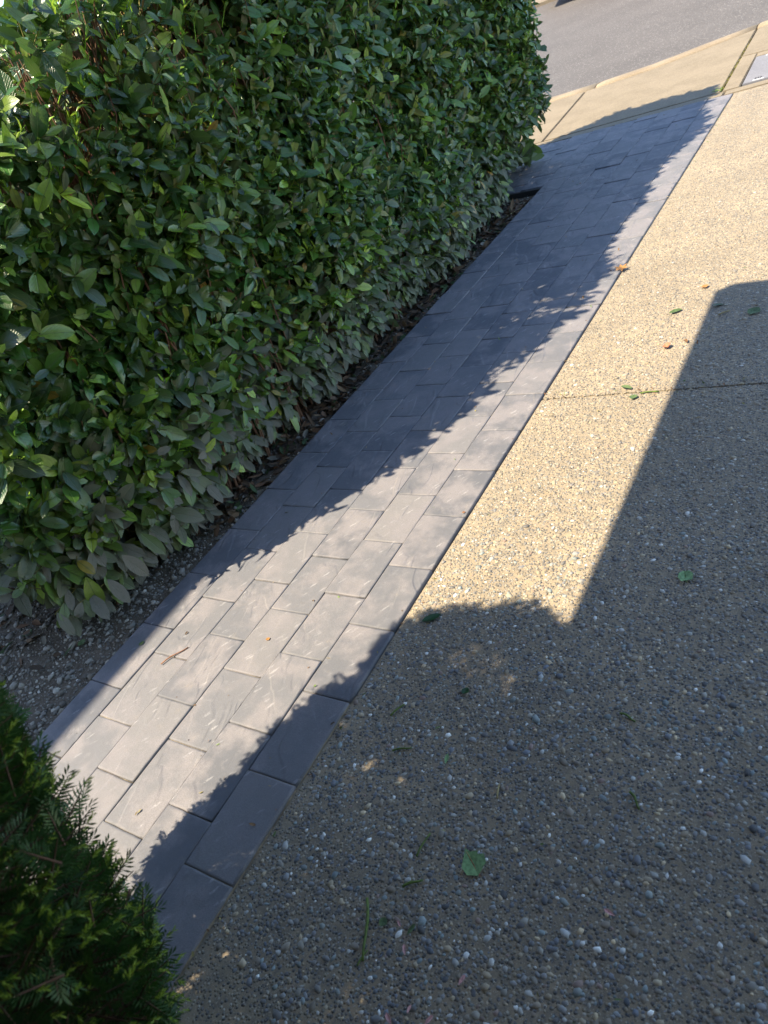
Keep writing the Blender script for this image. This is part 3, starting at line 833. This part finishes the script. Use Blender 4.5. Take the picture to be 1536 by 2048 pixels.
# the leaves that can be picked apart: eight blades, shared by three hundred leaf objects
blades = []
for kk in range(8):
    c1 = np.array([1.2]) if kk < 6 else np.array([[0.62, 0.8][kk - 6]])
    V, F, U, k = leaves(np.zeros((1, 3)), np.array([[0, 1., 0]]), np.array([[0, 0, 1.]]), np.array([0.1]), np.array([0.1 * (0.38 + 0.015 * kk)]), np.array([0.1 + .06 * kk]), np.array([-.05 + .05 * kk]), 8, c1)
    blades.append(mesh_np('leaf', V, F, M_leaf_o, True, uv=U))
for i in single:
    o = link('leaf', blades[R.integers(8)] if clip[i] > 1 else blades[6 + R.integers(2)], hedge)
    d = Vector(LD[i]).normalized(); nn = Vector(LN[i]); nn = (nn - d * nn.dot(d)).normalized(); x = d.cross(nn)
    s = LL[i] / 0.1 * 1.05
    mm = Matrix.Identity(4)
    for r_ in range(3):
        mm[r_][0] = x[r_] * s; mm[r_][1] = d[r_] * s; mm[r_][2] = nn[r_] * s; mm[r_][3] = LP[i][r_] - HB[r_]
    o.matrix_local = mm
# big dust-grey leaves hanging over the gravel at the near corner
for hx, hy, hz, dx, dy, dz, s in ((-2.47, .99, .20, .10, -.25, -1, 1.45), (-2.40, 1.02, .17, .5, -.1, -.75, 1.2), (-2.52, .98, .19, -.3, -.2, -1, 1.0), (-2.62, .96, .19, -.1, -.3, -1, 1.05), (-2.36, 1.10, .22, .5, .1, -.9, 1.25), (-2.34, 1.20, .24, .6, .0, -.8, 1.2), (-2.72, .97, .21, -.2, -.3, -.9, .95)):
    o = link('leaf', blades[R.integers(6)], hedge)
    d = Vector((dx, dy, dz)).normalized(); nn = Vector((.75, -.35, .6)); nn = (nn - d * nn.dot(d)).normalized(); x = d.cross(nn)
    mm = Matrix.Identity(4)
    for r_ in range(3):
        mm[r_][0] = x[r_] * s; mm[r_][1] = d[r_] * s; mm[r_][2] = nn[r_] * s; mm[r_][3] = (hx, hy, hz)[r_] - HB[r_]
    o.matrix_local = mm
V, F = tubes(tw_paths, tw_r, 3)
tw = link('twigs', mesh_np('twigs', V - hp, F, M_twig, True), hedge); tw['kind'] = 'stuff'
# upright brown stems inside
paths, rr_ = [], []
for k_ in range(740):
    y = R.uniform(1.0, 5.2) if k_ > 380 else R.uniform(1.3, 3.6)
    x = R.uniform(HX0 + .1, HX1 - 0.10)
    zt = R.uniform(0.9, 1.9)
    if k_ < 200: x = R.uniform(HX1 - .24, HX1 - .07); y = R.uniform(1.45, 3.5); zt = R.uniform(1.6, 1.86)
    y_t = max(y + R.normal() * .12, float(YE(zt)) + .05)
    pts = []
    w1, w2 = R.normal(size=2) * .03
    for t_ in np.linspace(0, 1, 6):
        pts.append((x + w1 * math.sin(3 * t_) + R.normal() * .006 + 0.06 * t_ * R.normal(), y + (y_t - y) * t_ + w2 * math.sin(4 * t_), -0.03 + (zt + 0.03) * t_))
    paths.append(np.array(pts)); r0 = R.uniform(.004, .0085); rr_.append(np.linspace(r0, r0 * .4, 6))
V, F = tubes(paths, rr_, 4)
st = link('stems', mesh_np('stems', V - hp, F, M_stem, True), hedge); st['kind'] = 'stuff'
for k_ in range(10):
    y = 1.25 + 0.42 * k_; x = -2.78 + R.normal() * .06
    pts = [(x, y, -.06), (x + .02, y + .01, .12), (x - .01, y + .03, .4), (x + R.normal() * .08, y + R.normal() * .08, .9), (x + R.normal() * .15, y + R.normal() * .12, 1.4)]
    V, F = tubes([np.array(pts)], [np.array([.034, .028, .022, .015, .008])], 7)
    link('trunk', mesh_np('trunk', V - hp, F, M_stem, True), hedge)
# bare cut twigs poking out of the face
paths, rr_ = [], []
for k_ in range(150):
    z = R.uniform(.3, 1.8); y = R.uniform(1.2, 5.5)
    if y < YE(z) + .1: continue
    x = float(FX(y, z)); d = norm(np.array([.7, R.normal() * .5, .6 + R.normal() * .3])); l = R.uniform(.05, .12)
    p0 = np.array([x - .06, y, z]); paths.append(np.stack([p0, p0 + d * l * .5, p0 + d * l])); rr_.append(np.array([.0035, .003, .0026]))
V, F = tubes(paths, rr_, 4)
ct = link('cut_twigs', mesh_np('cut_twigs', V - hp, F, mat_bark('cut_wood', (.20, .13, .06), (.34, .24, .12)), True), hedge); ct['kind'] = 'stuff'
# young bright shoots
P_, D_, N_, L_, W_ = [], [], [], [], []
paths, rr_ = [], []
for k_ in range(430):
    z = R.uniform(.15, 1.85); y = 0.95 + 5.0 * R.random() ** 1.25
    if y < YE(z) + .03: continue
    x = float(FX(y, z)) - .03
    d = norm(np.array([.55 + R.normal() * .2, R.normal() * .35, 1.0 + R.normal() * .3])); l = R.uniform(.04, .10)
    p0 = np.array([x, y, z]); paths.append(np.stack([p0 - d * .04, p0, p0 + d * l])); rr_.append(np.array([.0022, .002, .0013]))
    a = norm(np.cross(d, (0, 0.3, 1.))); b = np.cross(d, a)
    for j in range(R.integers(3, 6)):
        an = j * 2.4 + k_; rd = a * math.cos(an) + b * math.sin(an)
        P_.append(p0 + d * l * (.35 + .16 * j)); D_.append(d * .9 + rd * .55); N_.append(d * .4 - rd + R.normal(size=3) * .2); s = R.uniform(.022, .05); L_.append(s); W_.append(s * R.uniform(.22, .36))
P_, D_, N_, L_, W_ = map(np.array, (P_, D_, N_, L_, W_))
n = len(P_)
V, F, U, k = leaves(P_, D_, N_, L_, W_, R.uniform(.3, .8, n), R.normal(size=n) * .2 + .1, 4)
V2, F2 = tubes(paths, rr_, 3)
yl = link('young_shoots', mesh_np('young_shoots', np.concatenate([V, V2]) - hp, np.concatenate([F, F2 + len(V)]), M_new, True, uv=np.concatenate([U, np.full((len(V2), 2), .3)]), rnd=np.concatenate([np.repeat(R.random(n), k), np.full(len(V2), .5)])), hedge); yl['kind'] = 'stuff'

# ------------------------------------------------------------------ yew shrub at the near left
yew = empty('yew_shrub', (-1.3, -0.1, -0.02))
tag(yew, 'dark green yew shrub with lime green new tips beside the near end of the paving', 'shrub')
YB = np.array((-1.3, -0.1, -0.02))
BL = [((-1.145, -0.185, 0.86), (0.41, 0.41, 0.90)), ((-1.68, 0.25, 1.0), (0.28, 0.28, 0.36)), ((-1.78, 0.30, 1.50), (0.36, 0.28, 0.15)), ((-1.64, 0.12, 0.62), (0.20, 0.24, 0.30)), ((-1.43, 0.20, 1.16), (0.24, 0.22, 0.42)), ((-1.52, -0.14, 0.5), (0.24, 0.22, 0.34))]  # blobs after the first are added to shape the shrub's cast shadow
def inside_blob(P, s=0.9):
    r_ = np.zeros(len(P), bool)
    for c, r in BL: r_ |= (((P - np.array(c)) / np.array(r)) ** 2).sum(1) < s * s
    return r_
O, D, NW = [], [], []
for bi, (c, r) in enumerate(BL):
    n = (10500, 3200, 2700, 2300, 3600, 1800)[bi]
    u = norm(R.normal(size=(n, 3))); dep = np.where(R.random(n) < .55, R.uniform(.9, 1.0, n), R.uniform(.6, .9, n))
    lump = 1 + 0.05 * np.sin(u[:, 0] * 7 + u[:, 2] * 5) + 0.04 * np.sin(u[:, 1] * 11 - u[:, 2] * 8)
    P = np.array(c) + u * np.array(r) * (dep * lump)[:, None]
    nn = norm(u / np.array(r))
    ok = P[:, 2] > 0.05
    for bj, (c2, r2) in enumerate(BL):
        if bj != bi: ok &= (((P - np.array(c2)) / np.array(r2)) ** 2).sum(1) > .62
    O.append(P[ok]); D.append(nn[ok]); NW.append(np.full(ok.sum(), .0018 if bi == 0 else .0032))
O = np.concatenate(O); D = np.concatenate(D); NW = np.concatenate(NW)
n = len(O)
D = norm(D + np.array([0, 0, .40]) + R.normal(size=(n, 3)) * .36)
O = O - D * 0.05
SLn = R.uniform(.032, .066, n)
NV, NF, NR, o_ = [], [], [], 0
TVv, TF_, TR = [], [], []
paths, rr_ = [], []
per = 20
for i in range(n):
    d = D[i]; side = np.cross(d, norm(R.normal(size=3))); side = norm(side); nm = np.cross(side, d)
    tt = np.linspace(.05, 1, per); sg = np.where(np.arange(per) % 2 == 0, 1., -1.)
    base = O[i] + d * (SLn[i] * tt)[:, None] + nm * (-.12 * SLn[i] * tt ** 2)[:, None]
    nd = norm(side * sg[:, None] * (1 - .55 * tt ** 3)[:, None] + d * (.45 + .5 * tt ** 2)[:, None] + nm * (.12 + R.normal(size=per) * .12)[:, None])
    L = R.uniform(.018, .027, per) * (1 - .3 * tt ** 4)
    wd = np.cross(nd, nm); wd = norm(wd) * NW[i]
    q = np.stack([base - wd * .7, base + nd * (L * .55)[:, None] - wd, base + nd * L[:, None], base + nd * (L * .55)[:, None] + wd], 1)
    NV.append(q.reshape(-1, 3)); NR.append(np.repeat(np.clip(R.random() * .75 + R.random(per) * .2 + (.08 if R.random() < .02 else 0), 0, 1), 4))
    if NW[i] < .002: paths.append(np.stack([O[i] - d * .02, O[i] + d * .01, O[i] + d * SLn[i] * .95])); rr_.append(np.array([.0022, .0018, .0009]))
NV = np.concatenate(NV); NR = np.concatenate(NR)
NF = np.arange(len(NV)).reshape(-1, 4)
yf = link('foliage', mesh_np('foliage', NV - YB, NF, M_needle, False, rnd=NR), yew); yf['kind'] = 'stuff'
V, F = tubes(paths, rr_, 3)
yt = link('twigs', mesh_np('twigs', V - YB, F, M_yewbark, True), yew); yt['kind'] = 'stuff'
# lime green new tips on some of the shoots
tv, tr_, c_ = [], [], 0
for i in R.choice(int((NW < .002).sum()), int((NW < .002).sum() * .5), replace=False):
    tip = O[i] + D[i] * SLn[i]; d = norm(D[i] + R.normal(size=3) * .3); m_ = 14
    l = R.uniform(.012, .028)
    for j in range(m_):
        an = j * 2.4; a = norm(np.cross(d, (.3, .2, 1.))); b = np.cross(d, a); rd = a * math.cos(an) + b * math.sin(an)
        p = tip + d * l * j / m_; nd = norm(d * 1.0 + rd * .55); L = .010 * R.uniform(.7, 1.2); w = norm(np.cross(nd, rd)) * .0012
        tv += [p - w * .7, p + nd * L * .5 - w, p + nd * L, p + nd * L * .5 + w]
    tr_ += [R.random()] * (4 * m_)
tv = np.array(tv)
yt2 = link('new_tips', mesh_np('new_tips', tv - YB, np.arange(len(tv)).reshape(-1, 4), M_tip, False, rnd=tr_), yew); yt2['kind'] = 'stuff'
# trunk and limbs
lim = [[(-1.2, -.16, -.05), (-1.18, -.17, .3), (-1.15, -.18, .8), (-1.14, -.19, 1.5)], [(-1.19, -.165, .1), (-1.38, -.06, .5), (-1.60, .10, .8), (-1.68, .20, 1.2), (-1.76, .26, 1.46)]]
for k_, pth in enumerate(lim):
    V, F = tubes([np.array(pth)], [np.linspace(.035 if k_ == 0 else .02, .006, len(pth))], 8)
    link('trunk' if k_ == 0 else 'limb', mesh_np('limb', V - YB, F, M_yewbark, True), yew)
# ------------------------------------------------------------------ houses added out of frame, shaped to cast the shadows in view
M_wall = plain('pale_siding', (0.42, 0.40, 0.36), 0.7, 0.06)
M_roof = plain('roof_shingle', (0.10, 0.095, 0.09), 0.9, 0.3)
M_trim = plain('white_trim', (0.62, 0.61, 0.58), 0.6, 0.05)
M_glass = plain('window_glass', (0.03, 0.035, 0.04), 0.08, 0.02)
def dwell(name, label, walls, parts):
    h = empty(name, walls); hb = Vector(walls)
    tag(h, label, 'unseen_house')
    for nm, lo, hi, mt in parts:
        o = box(nm, lo, hi, mt); o.parent = h; o.location = -hb
    return h
CZ = 2.3
CXL = -0.765 - SX * CZ; CYF = 3.225 - SY * CZ
dwell('unseen_house', 'house wall and flat porch roof added out of view to shade the near driveway', (0.5, -1.7, 0), [
    ('wall', (-2.4, -2.0, -0.1), (4.2, -1.72, 3.0), M_wall),
    ('shade_roof', (CXL, -1.72, CZ), (1.0, CYF, CZ + 0.12), M_trim),  # added slab, sized so its shadow gives the square edge on the driveway
    ('shade_wall', (0.72, -1.715, -0.1), (0.92, 0.4, CZ - 0.002), M_wall),  # added to block sky light and darken the near driveway
    ('post', (0.84, CYF - 0.14, -0.03), (0.94, CYF - 0.04, CZ - 0.002), M_trim),
    ('roof', (-2.6, -4.5, 3.002), (4.4, -1.72, 3.2), M_roof)])
EZ = 4.0; EX = -2.262 - SX * EZ
hn = dwell('unseen_house', 'neighbouring house with pale wall, added out of view so its dark eave shades the paving edge', (-6.0, -2.0, 0), [
    ('wall', (-9.0, -5.0, -0.1), (EX - 0.45, 0.0, EZ - 0.02), M_wall),
    ('roof', (-9.3, -5.3, EZ), (EX, 0.45, EZ + 0.14), M_roof),  # added eave, placed to cast the soft shadow edge along the paving
    ('window', (EX - 0.449, -2.6, 1.0), (EX - 0.43, -1.2, 2.2), M_glass)])

# ------------------------------------------------------------------ red car parked across the road
M_red = plain('red_car_paint', (0.22, 0.03, 0.02), 0.25, 0.02)
M_tyre = plain('tyre_rubber', (0.02, 0.02, 0.021), 0.85, 0.1)
M_rim = plain('alloy_rim', (0.45, 0.45, 0.46), 0.35, 0.03, metal=0.8)
M_lamp = plain('lamp_lens', (0.6, 0.58, 0.55), 0.15, 0.02)
car = empty('parked_car', (-4.75, 18.35, -0.06), math.atan(0.27))
tag(car, 'red parked car just across the road, only its low front corner in the frame', 'car')
def extr(name, prof, y0, y1, mat, parent, inset=0.0):
    bm = bmesh.new(); rows = []
    for y, s in ((y0, 1 - inset), (y0 + .12, 1), (y1 - .12, 1), (y1, 1 - inset)):
        cx = sum(p[0] for p in prof) / len(prof); cz = sum(p[1] for p in prof) / len(prof)
        rows.append([bm.verts.new((cx + (p[0] - cx) * s, y, cz + (p[1] - cz) * s)) for p in prof])
    k = len(prof)
    for a, b in zip(rows, rows[1:]):
        for i in range(k): bm.faces.new((a[i], a[(i + 1) % k], b[(i + 1) % k], b[i]))
    bm.faces.new(rows[0][::-1]); bm.faces.new(rows[-1])
    bmesh.ops.recalc_face_normals(bm, faces=bm.faces[:])
    me = bpy.data.meshes.new(name); bm.to_mesh(me); bm.free(); me.materials.append(mat)
    return link(name, me, parent)
body = [(-2.15, .32), (-2.2, .55), (-2.1, .78), (-1.3, .92), (-.7, 1.0), (1.6, 1.0), (2.1, .9), (2.2, .6), (2.12, .3), (1.65, .24), (1.3, .26), (-1.2, .26), (-1.6, .24)]
extr('body', body, -.88, .88, M_red, car, .03)
extr('cabin', [(-1.0, .98), (-.3, 1.42), (1.0, 1.45), (1.75, .98)], -.74, .74, M_glass, car, .05)
extr('roof_panel', [(-.35, 1.40), (-.25, 1.455), (.98, 1.485), (1.05, 1.43)], -.68, .68, M_red, car, .05)
for sx in (-1.38, 1.42):
    for sy in (-.80, .80):
        V, F = tubes([np.array([(sx, sy - .1, .32), (sx, sy - .09, .32), (sx, sy + .09, .32), (sx, sy + .1, .32)])], [np.array([.27, .32, .32, .27])], 20)
        w = link('wheel', mesh_np('wheel', V, F, M_tyre, True), car)
        yy = sy + (.095 if sy > 0 else -.095)
        V, F = tubes([np.array([(sx, yy - .02, .32), (sx, yy, .32), (sx, yy + .02, .32)])], [np.array([.02, .2, .02])], 16)
        link('rim', mesh_np('rim', V, F, M_rim, False), w)
for sy in (-.62, .62):
    link('headlight', mesh_np('headlight', [(-2.16, sy - .16, .62), (-2.16, sy + .16, .62), (-2.05, sy + .16, .76), (-2.05, sy - .16, .76), (-2.19, sy - .16, .6), (-2.19, sy + .16, .6), (-2.12, sy + .16, .77), (-2.12, sy - .16, .77)], [(4, 5, 6, 7), (0, 1, 5, 4), (3, 2, 6, 7), (0, 3, 7, 4), (1, 2, 6, 5)], M_lamp), car)

# ------------------------------------------------------------------ litter on paving and driveway
MG = mat_litter('torn_leaf_pale_green', (0.24, 0.40, 0.17)); MG2 = mat_litter('torn_leaf_green', (0.10, 0.155, 0.06)); MGD = mat_litter('leaf_dark_green', (0.025, 0.075, 0.025), rough=.4)
MST = mat_litter('green_stalk', (0.13, 0.19, 0.045)); MTW = mat_litter('brown_twig', (0.30, 0.15, 0.09)); MOR = mat_litter('orange_leaf', (0.42, 0.21, 0.07)); MRD = mat_litter('red_leaf', (0.42, 0.15, 0.08))
MPK = mat_litter('pink_petal', (0.70, 0.38, 0.36)); MBR = mat_litter('brown_leaf', (0.17, 0.09, 0.045)); MSD = mat_litter('straw', (0.38, 0.30, 0.14))

def scrap(name, label, cat, x, y, pts, mat, rz, size, z=None, fold=0.25, lift=0.003, group=None, rib=None):
    """thin torn leaf: outline fanned over a raised rib, with thickness"""
    base = z if z is not None else (0.0005 if x < -1.26 else DZ + 0.004)
    bm = bmesh.new()
    def zz(px, py): return fold * abs(px) + 0.10 * py * py
    vs_ = [bm.verts.new((px * size, py * size, zz(px, py) * size)) for px, py in pts]
    cx = sum(p[0] for p in pts) / len(pts) * 0.3; cy = sum(p[1] for p in pts) / len(pts)
    c = bm.verts.new((cx * size, cy * size, zz(0, cy) * size))
    k = len(vs_)
    for i in range(k): bm.faces.new((c, vs_[i], vs_[(i + 1) % k]))
    r_ = bmesh.ops.extrude_face_region(bm, geom=bm.faces[:])
    for v in [e for e in r_['geom'] if isinstance(e, bmesh.types.BMVert)]: v.co.z += 0.0006
    bmesh.ops.recalc_face_normals(bm, faces=bm.faces[:])
    me = bpy.data.meshes.new(name); bm.to_mesh(me); bm.free(); me.materials.append(mat)
    o = link(name, me); o.location = (x, y, base + lift * 0.3); o.rotation_euler = (R.normal() * .08, R.normal() * .08, rz)
    tag(o, label, cat, group)
    if rib:
        V, F = tubes([np.array([(0, -.5 * size * 1.1, .0014), (0, 0, .0016), (0, .45 * size, .0014 + .02 * size)])], [np.array([.0012, .0009, .0005])], 4)
        link('midrib', mesh_np('midrib', V, F, rib, True), o)
    return o
def stick(name, label, cat, p0, p1, r0, r1, mat, bend=0.004, z=None, buds=0):
    p0 = np.array(p0, float); p1 = np.array(p1, float); L = np.linalg.norm(p1 - p0)
    base = z if z is not None else (r0 if p0[0] < -1.26 else DZ + 0.003 + r0)
    t = np.linspace(0, 1, 6); s = np.array([-(p1 - p0)[1], (p1 - p0)[0]]) / L
    P = np.zeros((6, 3)); ctr = (p0 + p1) / 2
    for i in range(6):
        q = p0 + (p1 - p0) * t[i] + s * bend * math.sin(math.pi * t[i] * (1.6 if buds else 1)) - ctr
        P[i] = (q[0], q[1], .0012 * math.sin(5 * t[i]))
    rr = np.linspace(r0, r1, 6); rr[2] *= 1.15
    V, F = tubes([P], [rr], 6)
    bm = bmesh.new(); vv = [bm.verts.new(v) for v in V]
    for f in F: bm.faces.new([vv[i] for i in f]).smooth = True
    bm.faces.new(vv[:6][::-1]); bm.faces.new(vv[-6:])
    for b in range(buds):
        tt = (b + 1) / (buds + 1); i = int(tt * 5); q = Vector(P[i]); dv = Vector((*(p1 - p0) / L, 0)) * .7 + Vector((*s, 0)) * (.8 if b % 2 else -.8)
        a1 = bm.verts.new(q + Vector((0, 0, r0))); a2 = bm.verts.new(q + dv * r0 * 1.2 + Vector((0, 0, r0 * .5))); a3 = bm.verts.new(q + dv * r0 * 4); a4 = bm.verts.new(q - Vector((0, 0, r0 * .3)))
        bm.faces.new((a1, a2, a3)); bm.faces.new((a4, a3, a2)); bm.faces.new((a1, a3, a4))
    me = bpy.data.meshes.new(name); bm.to_mesh(me); bm.free(); me.materials.append(mat)
    o = link(name, me); o.location = (ctr[0], ctr[1], base)
    tag(o, label, cat); return o

torn = [(-.05, -.5), (.42, -.30), (.50, -.02), (.30, .12), (.36, .22), (.12, .34), (.02, .55), (-.18, .30), (-.40, .02), (-.36, -.3)]
half = [(-.3, -.45), (.4, -.4), (.5, .1), (.3, .42), (-.1, .5), (-.4, .3), (-.48, -.1)]
oval = [(0, -.55), (.16, -.35), (.24, 0), (.17, .3), (0, .55), (-.17, .3), (-.24, 0), (-.16, -.35)]
petal = [(0, -.55), (.16, -.2), (.2, .2), (.05, .5), (-.14, .3), (-.16, -.15)]
maple = [(0, -.5), (.12, -.2), (.48, -.25), (.3, .02), (.5, .3), (.16, .2), (.02, .55), (-.14, .22), (-.5, .32), (-.3, .0), (-.45, -.28), (-.1, -.18)]
scrap('fallen_leaf', 'large torn pale green leaf lying on the shaded pebble driveway near the bottom', 'leaf', -.735, .575, torn, MG, .9, .062, rib=MRD)
scrap('fallen_leaf', 'torn pale green half leaf on shaded driveway, near the right edge', 'leaf', -.5, 1.49, half, MG, .3, .04, rib=MST)
scrap('fallen_leaf', 'whole dark green leaf at the tip of the shrub shadow beside the paving', 'leaf', -1.165, 1.215, oval, MGD, -.75, .058)
scrap('fallen_leaf', 'orange lobed leaf on the sunlit edge of the paving', 'leaf', -1.262, 3.585, maple, MOR, .4, .065, z=.003)
scrap('fallen_leaf', 'curled red leaf on the sunlit driveway', 'leaf', -.85, 2.765, half, MRD, 1.2, .032, fold=.7)
scrap('fallen_leaf', 'bright green leaf on the sunlit driveway left of the square shadow corner', 'leaf', -.885, 3.07, oval, MG2, -.9, .055, fold=.4)
scrap('fallen_leaf', 'green leaf lying in the square shadow at the far right of the driveway', 'leaf', -.57, 3.0, half, MG2, .2, .05)
scrap('fallen_leaf', 'small light green leaf scrap beside the long green stalk', 'leaf', -.865, .395, half, MG2, .6, .019)
scrap('fallen_leaf', 'narrow green leaf sliver below the torn pale leaf', 'leaf', -.80, .405, petal, MG2, -.3, .026)
scrap('fallen_leaf', 'slim pale green leaf between the paving and the torn leaf', 'leaf', -.905, .79, petal, MG, .25, .028)
scrap('fallen_leaf', 'dark green leaf scrap left of the pale slim leaf', 'leaf', -.945, .99, half, MGD, .5, .022)
scrap('fallen_leaf', 'yellowing green leaf cluster beside the driveway joint in the sun', 'leaf', -.93, 2.47, oval, MG2, 1.2, .048, fold=.5)
scrap('fallen_leaf', 'green leaf on the driveway joint at the shadow edge', 'leaf', -.885, 2.40, half, MG2, .7, .03)
scrap('fallen_leaf', 'brown curled leaf at the edge of the square shadow', 'leaf', -.785, 2.80, oval, MBR, .6, .03, fold=.8)
scrap('fallen_leaf', 'dull green leaf just inside the corner of the square shadow', 'leaf', -.72, 3.09, oval, MGD, -1.0, .045)
scrap('fallen_leaf', 'small orange leaf on the sunlit driveway above the green leaf', 'leaf', -.81, 3.28, half, MOR, 1.2, .03)
scrap('fallen_leaf', 'pale orange leaf scrap on the last paving course', 'leaf', -1.37, 3.31, petal, MOR, .4, .03)
scrap('fallen_leaf', 'light green leaf scrap on the shaded left edge of the paving', 'leaf', -2.205, .895, half, MG2, .3, .022)
scrap('fallen_leaf', 'green leaf scrap on the gravel below the hanging dusty leaf', 'leaf', -2.52, .845, half, MG2, .5, .032, z=-.012)
scrap('fallen_leaf', 'bright green leaf scrap at the left end of the gravel', 'leaf', -2.86, .82, half, MG2, 1.0, .045, z=-.008)
scrap('fallen_leaf', 'green leaf lying on dark litter under the middle of the hedge', 'leaf', -2.36, 3.72, oval, MG2, .9, .085, z=-.015)
scrap('fallen_leaf', 'brown leaf on dark litter beside the middle of the paving', 'leaf', -2.345, 3.25, oval, MBR, 1.6, .075, z=-.015)
scrap('fallen_leaf', 'pale dry leaf on the gravel against the black edging board', 'leaf', -2.57, 5.10, oval, mat_litter('pale_dry_leaf', (.45, .38, .30)), 1.4, .09, z=-.03)
scrap('seed', 'yellow seed husk on the sunlit paving near the yew', 'seed', -1.68, .385, petal, MSD, .2, .013, fold=.9)
scrap('seed', 'small orange seed head crushed on the sunlit paving', 'seed', -1.685, 1.02, half, MOR, .2, .014)
pet = [(-.795, .365, .6, .021, 'pink petal just below the green leaf sliver'), (-.765, .245, 1.0, .024, 'pink petal standing beside the bottom edge, left one of the two upright'), (-.66, .36, -.2, .022, 'pink petal low on the driveway right of centre'), (-.735, .275, .1, .016, 'small pale pink petal between two red ones'), (-.69, .275, -.4, .022, 'reddish petal near the bottom edge of the driveway'), (-.83, .405, .9, .014, 'tiny pink forked petal beside the green scrap'), (-.44, .575, 1.4, .022, 'pale pink petal near the right bottom of the driveway')]
for x, y, a_, s_, lb in pet: scrap('petal', lb, 'petal', x, y, petal, MPK, a_, s_, fold=.6, group='pink petals dropped on the driveway')
# tiny crumbs of leaf and bark, too small to pick apart
n = 420
cx_ = np.where(R.random(n) < .25, -1.262 + np.abs(R.normal(size=n)) * .03 - .01, R.uniform(-2.25, -.1, n)); cy_ = R.uniform(.1, 6.4, n)
jn = R.random(n) < .18; cx_[jn] = R.uniform(-1.24, -.3, jn.sum()); cy_[jn] = DJ(cx_[jn]) + R.normal(size=jn.sum()) * .018
a = R.uniform(0, 6.28, n)
P = np.column_stack([cx_, cy_, np.where(cx_ < -1.26, .0015, DZ + .0045)])
L_ = R.uniform(.004, .016, n)
V, F, U, k = leaves(P, np.column_stack([np.cos(a), np.sin(a), R.normal(size=n) * .2]), np.column_stack([R.normal(size=n) * .4, R.normal(size=n) * .4, np.ones(n)]), L_, L_ * R.uniform(.2, .6, n), R.uniform(-.3, .9, n), R.normal(size=n) * .4, 4)
CT = np.array([(0.20, 0.11, 0.05), (0.10, 0.06, 0.035), (0.14, 0.22, 0.06), (0.30, 0.26, 0.10), (0.34, 0.27, 0.17), (0.30, 0.14, 0.06)])
cr = link('leaf_crumbs', mesh_np('leaf_crumbs', V, F, M_litter, True, color=np.repeat(CT[R.choice(6, n, p=[.2, .22, .18, .14, .16, .1])], k, 0))); tag(cr, kind='stuff')
# stalks and twigs
stick('cut_stalk', 'long green and brown cut stalk on the driveway at the bottom', 'stalk', (-.925, .425), (-.865, .315), .0032, .0026, MST, .004, buds=4)
stick('cut_stalk', 'green cut stalk lying obliquely left of the torn pale leaf', 'stalk', (-.862, .545), (-.857, .605), .0022, .0018, MST, .002)
stick('cut_stalk', 'short knobbly green stalk below the oblique stalk', 'stalk', (-.86, .475), (-.825, .505), .003, .0022, MST, .002, buds=3)
stick('cut_stalk', 'green stalk on the driveway close to the paving edge', 'stalk', (-1.115, .865), (-1.095, .91), .0026, .002, MST, .002)
stick('cut_stalk', 'forked green sprig between paving and driveway centre', 'stalk', (-1.055, .77), (-1.01, .795), .0025, .0018, MST, .002, buds=2)
stick('cut_stalk', 'short upright green stalk at the lower left of the driveway', 'stalk', (-.875, .30), (-.87, .335), .002, .0016, MST, .001)
stick('cut_stalk', 'yellow green stalk on the driveway joint at the shadow edge', 'stalk', (-.865, 2.425), (-.80, 2.435), .003, .003, MST, .002)
stick('cut_stalk', 'green sprig on the right side of the shaded driveway', 'stalk', (-.47, .83), (-.44, .80), .003, .0022, MST, .003, buds=2)
stick('cut_stalk', 'thin green sprig in the middle right of the shaded driveway', 'stalk', (-.545, 1.02), (-.505, 1.01), .0026, .002, MST, .003, buds=2)
stick('twig', 'reddish brown twig across the sunlit paving stones', 'twig', (-2.035, .835), (-1.985, .925), 0.0026, .002, MTW, .004, z=.004, buds=1)
stick('twig', 'pale straw coloured twig piece above the torn pale leaf', 'twig', (-.742, .73), (-.752, .765), .002, .002, MSD, .001)
stick('twig', 'pale dry twig in the square shadow of the driveway', 'twig', (-.70, 3.0), (-.665, 3.03), .003, .0025, MSD, .002)
stick('twig', 'dry brown stick on the litter below the hedge near the edging board', 'twig', (-2.42, 4.75), (-2.33, 5.0), .005, .003, MSD, .01, z=-.03)
print('pebbles', len(pp), 'gravel', len(q), 'hedge leaves', nl, 'yew shoots', len(O))
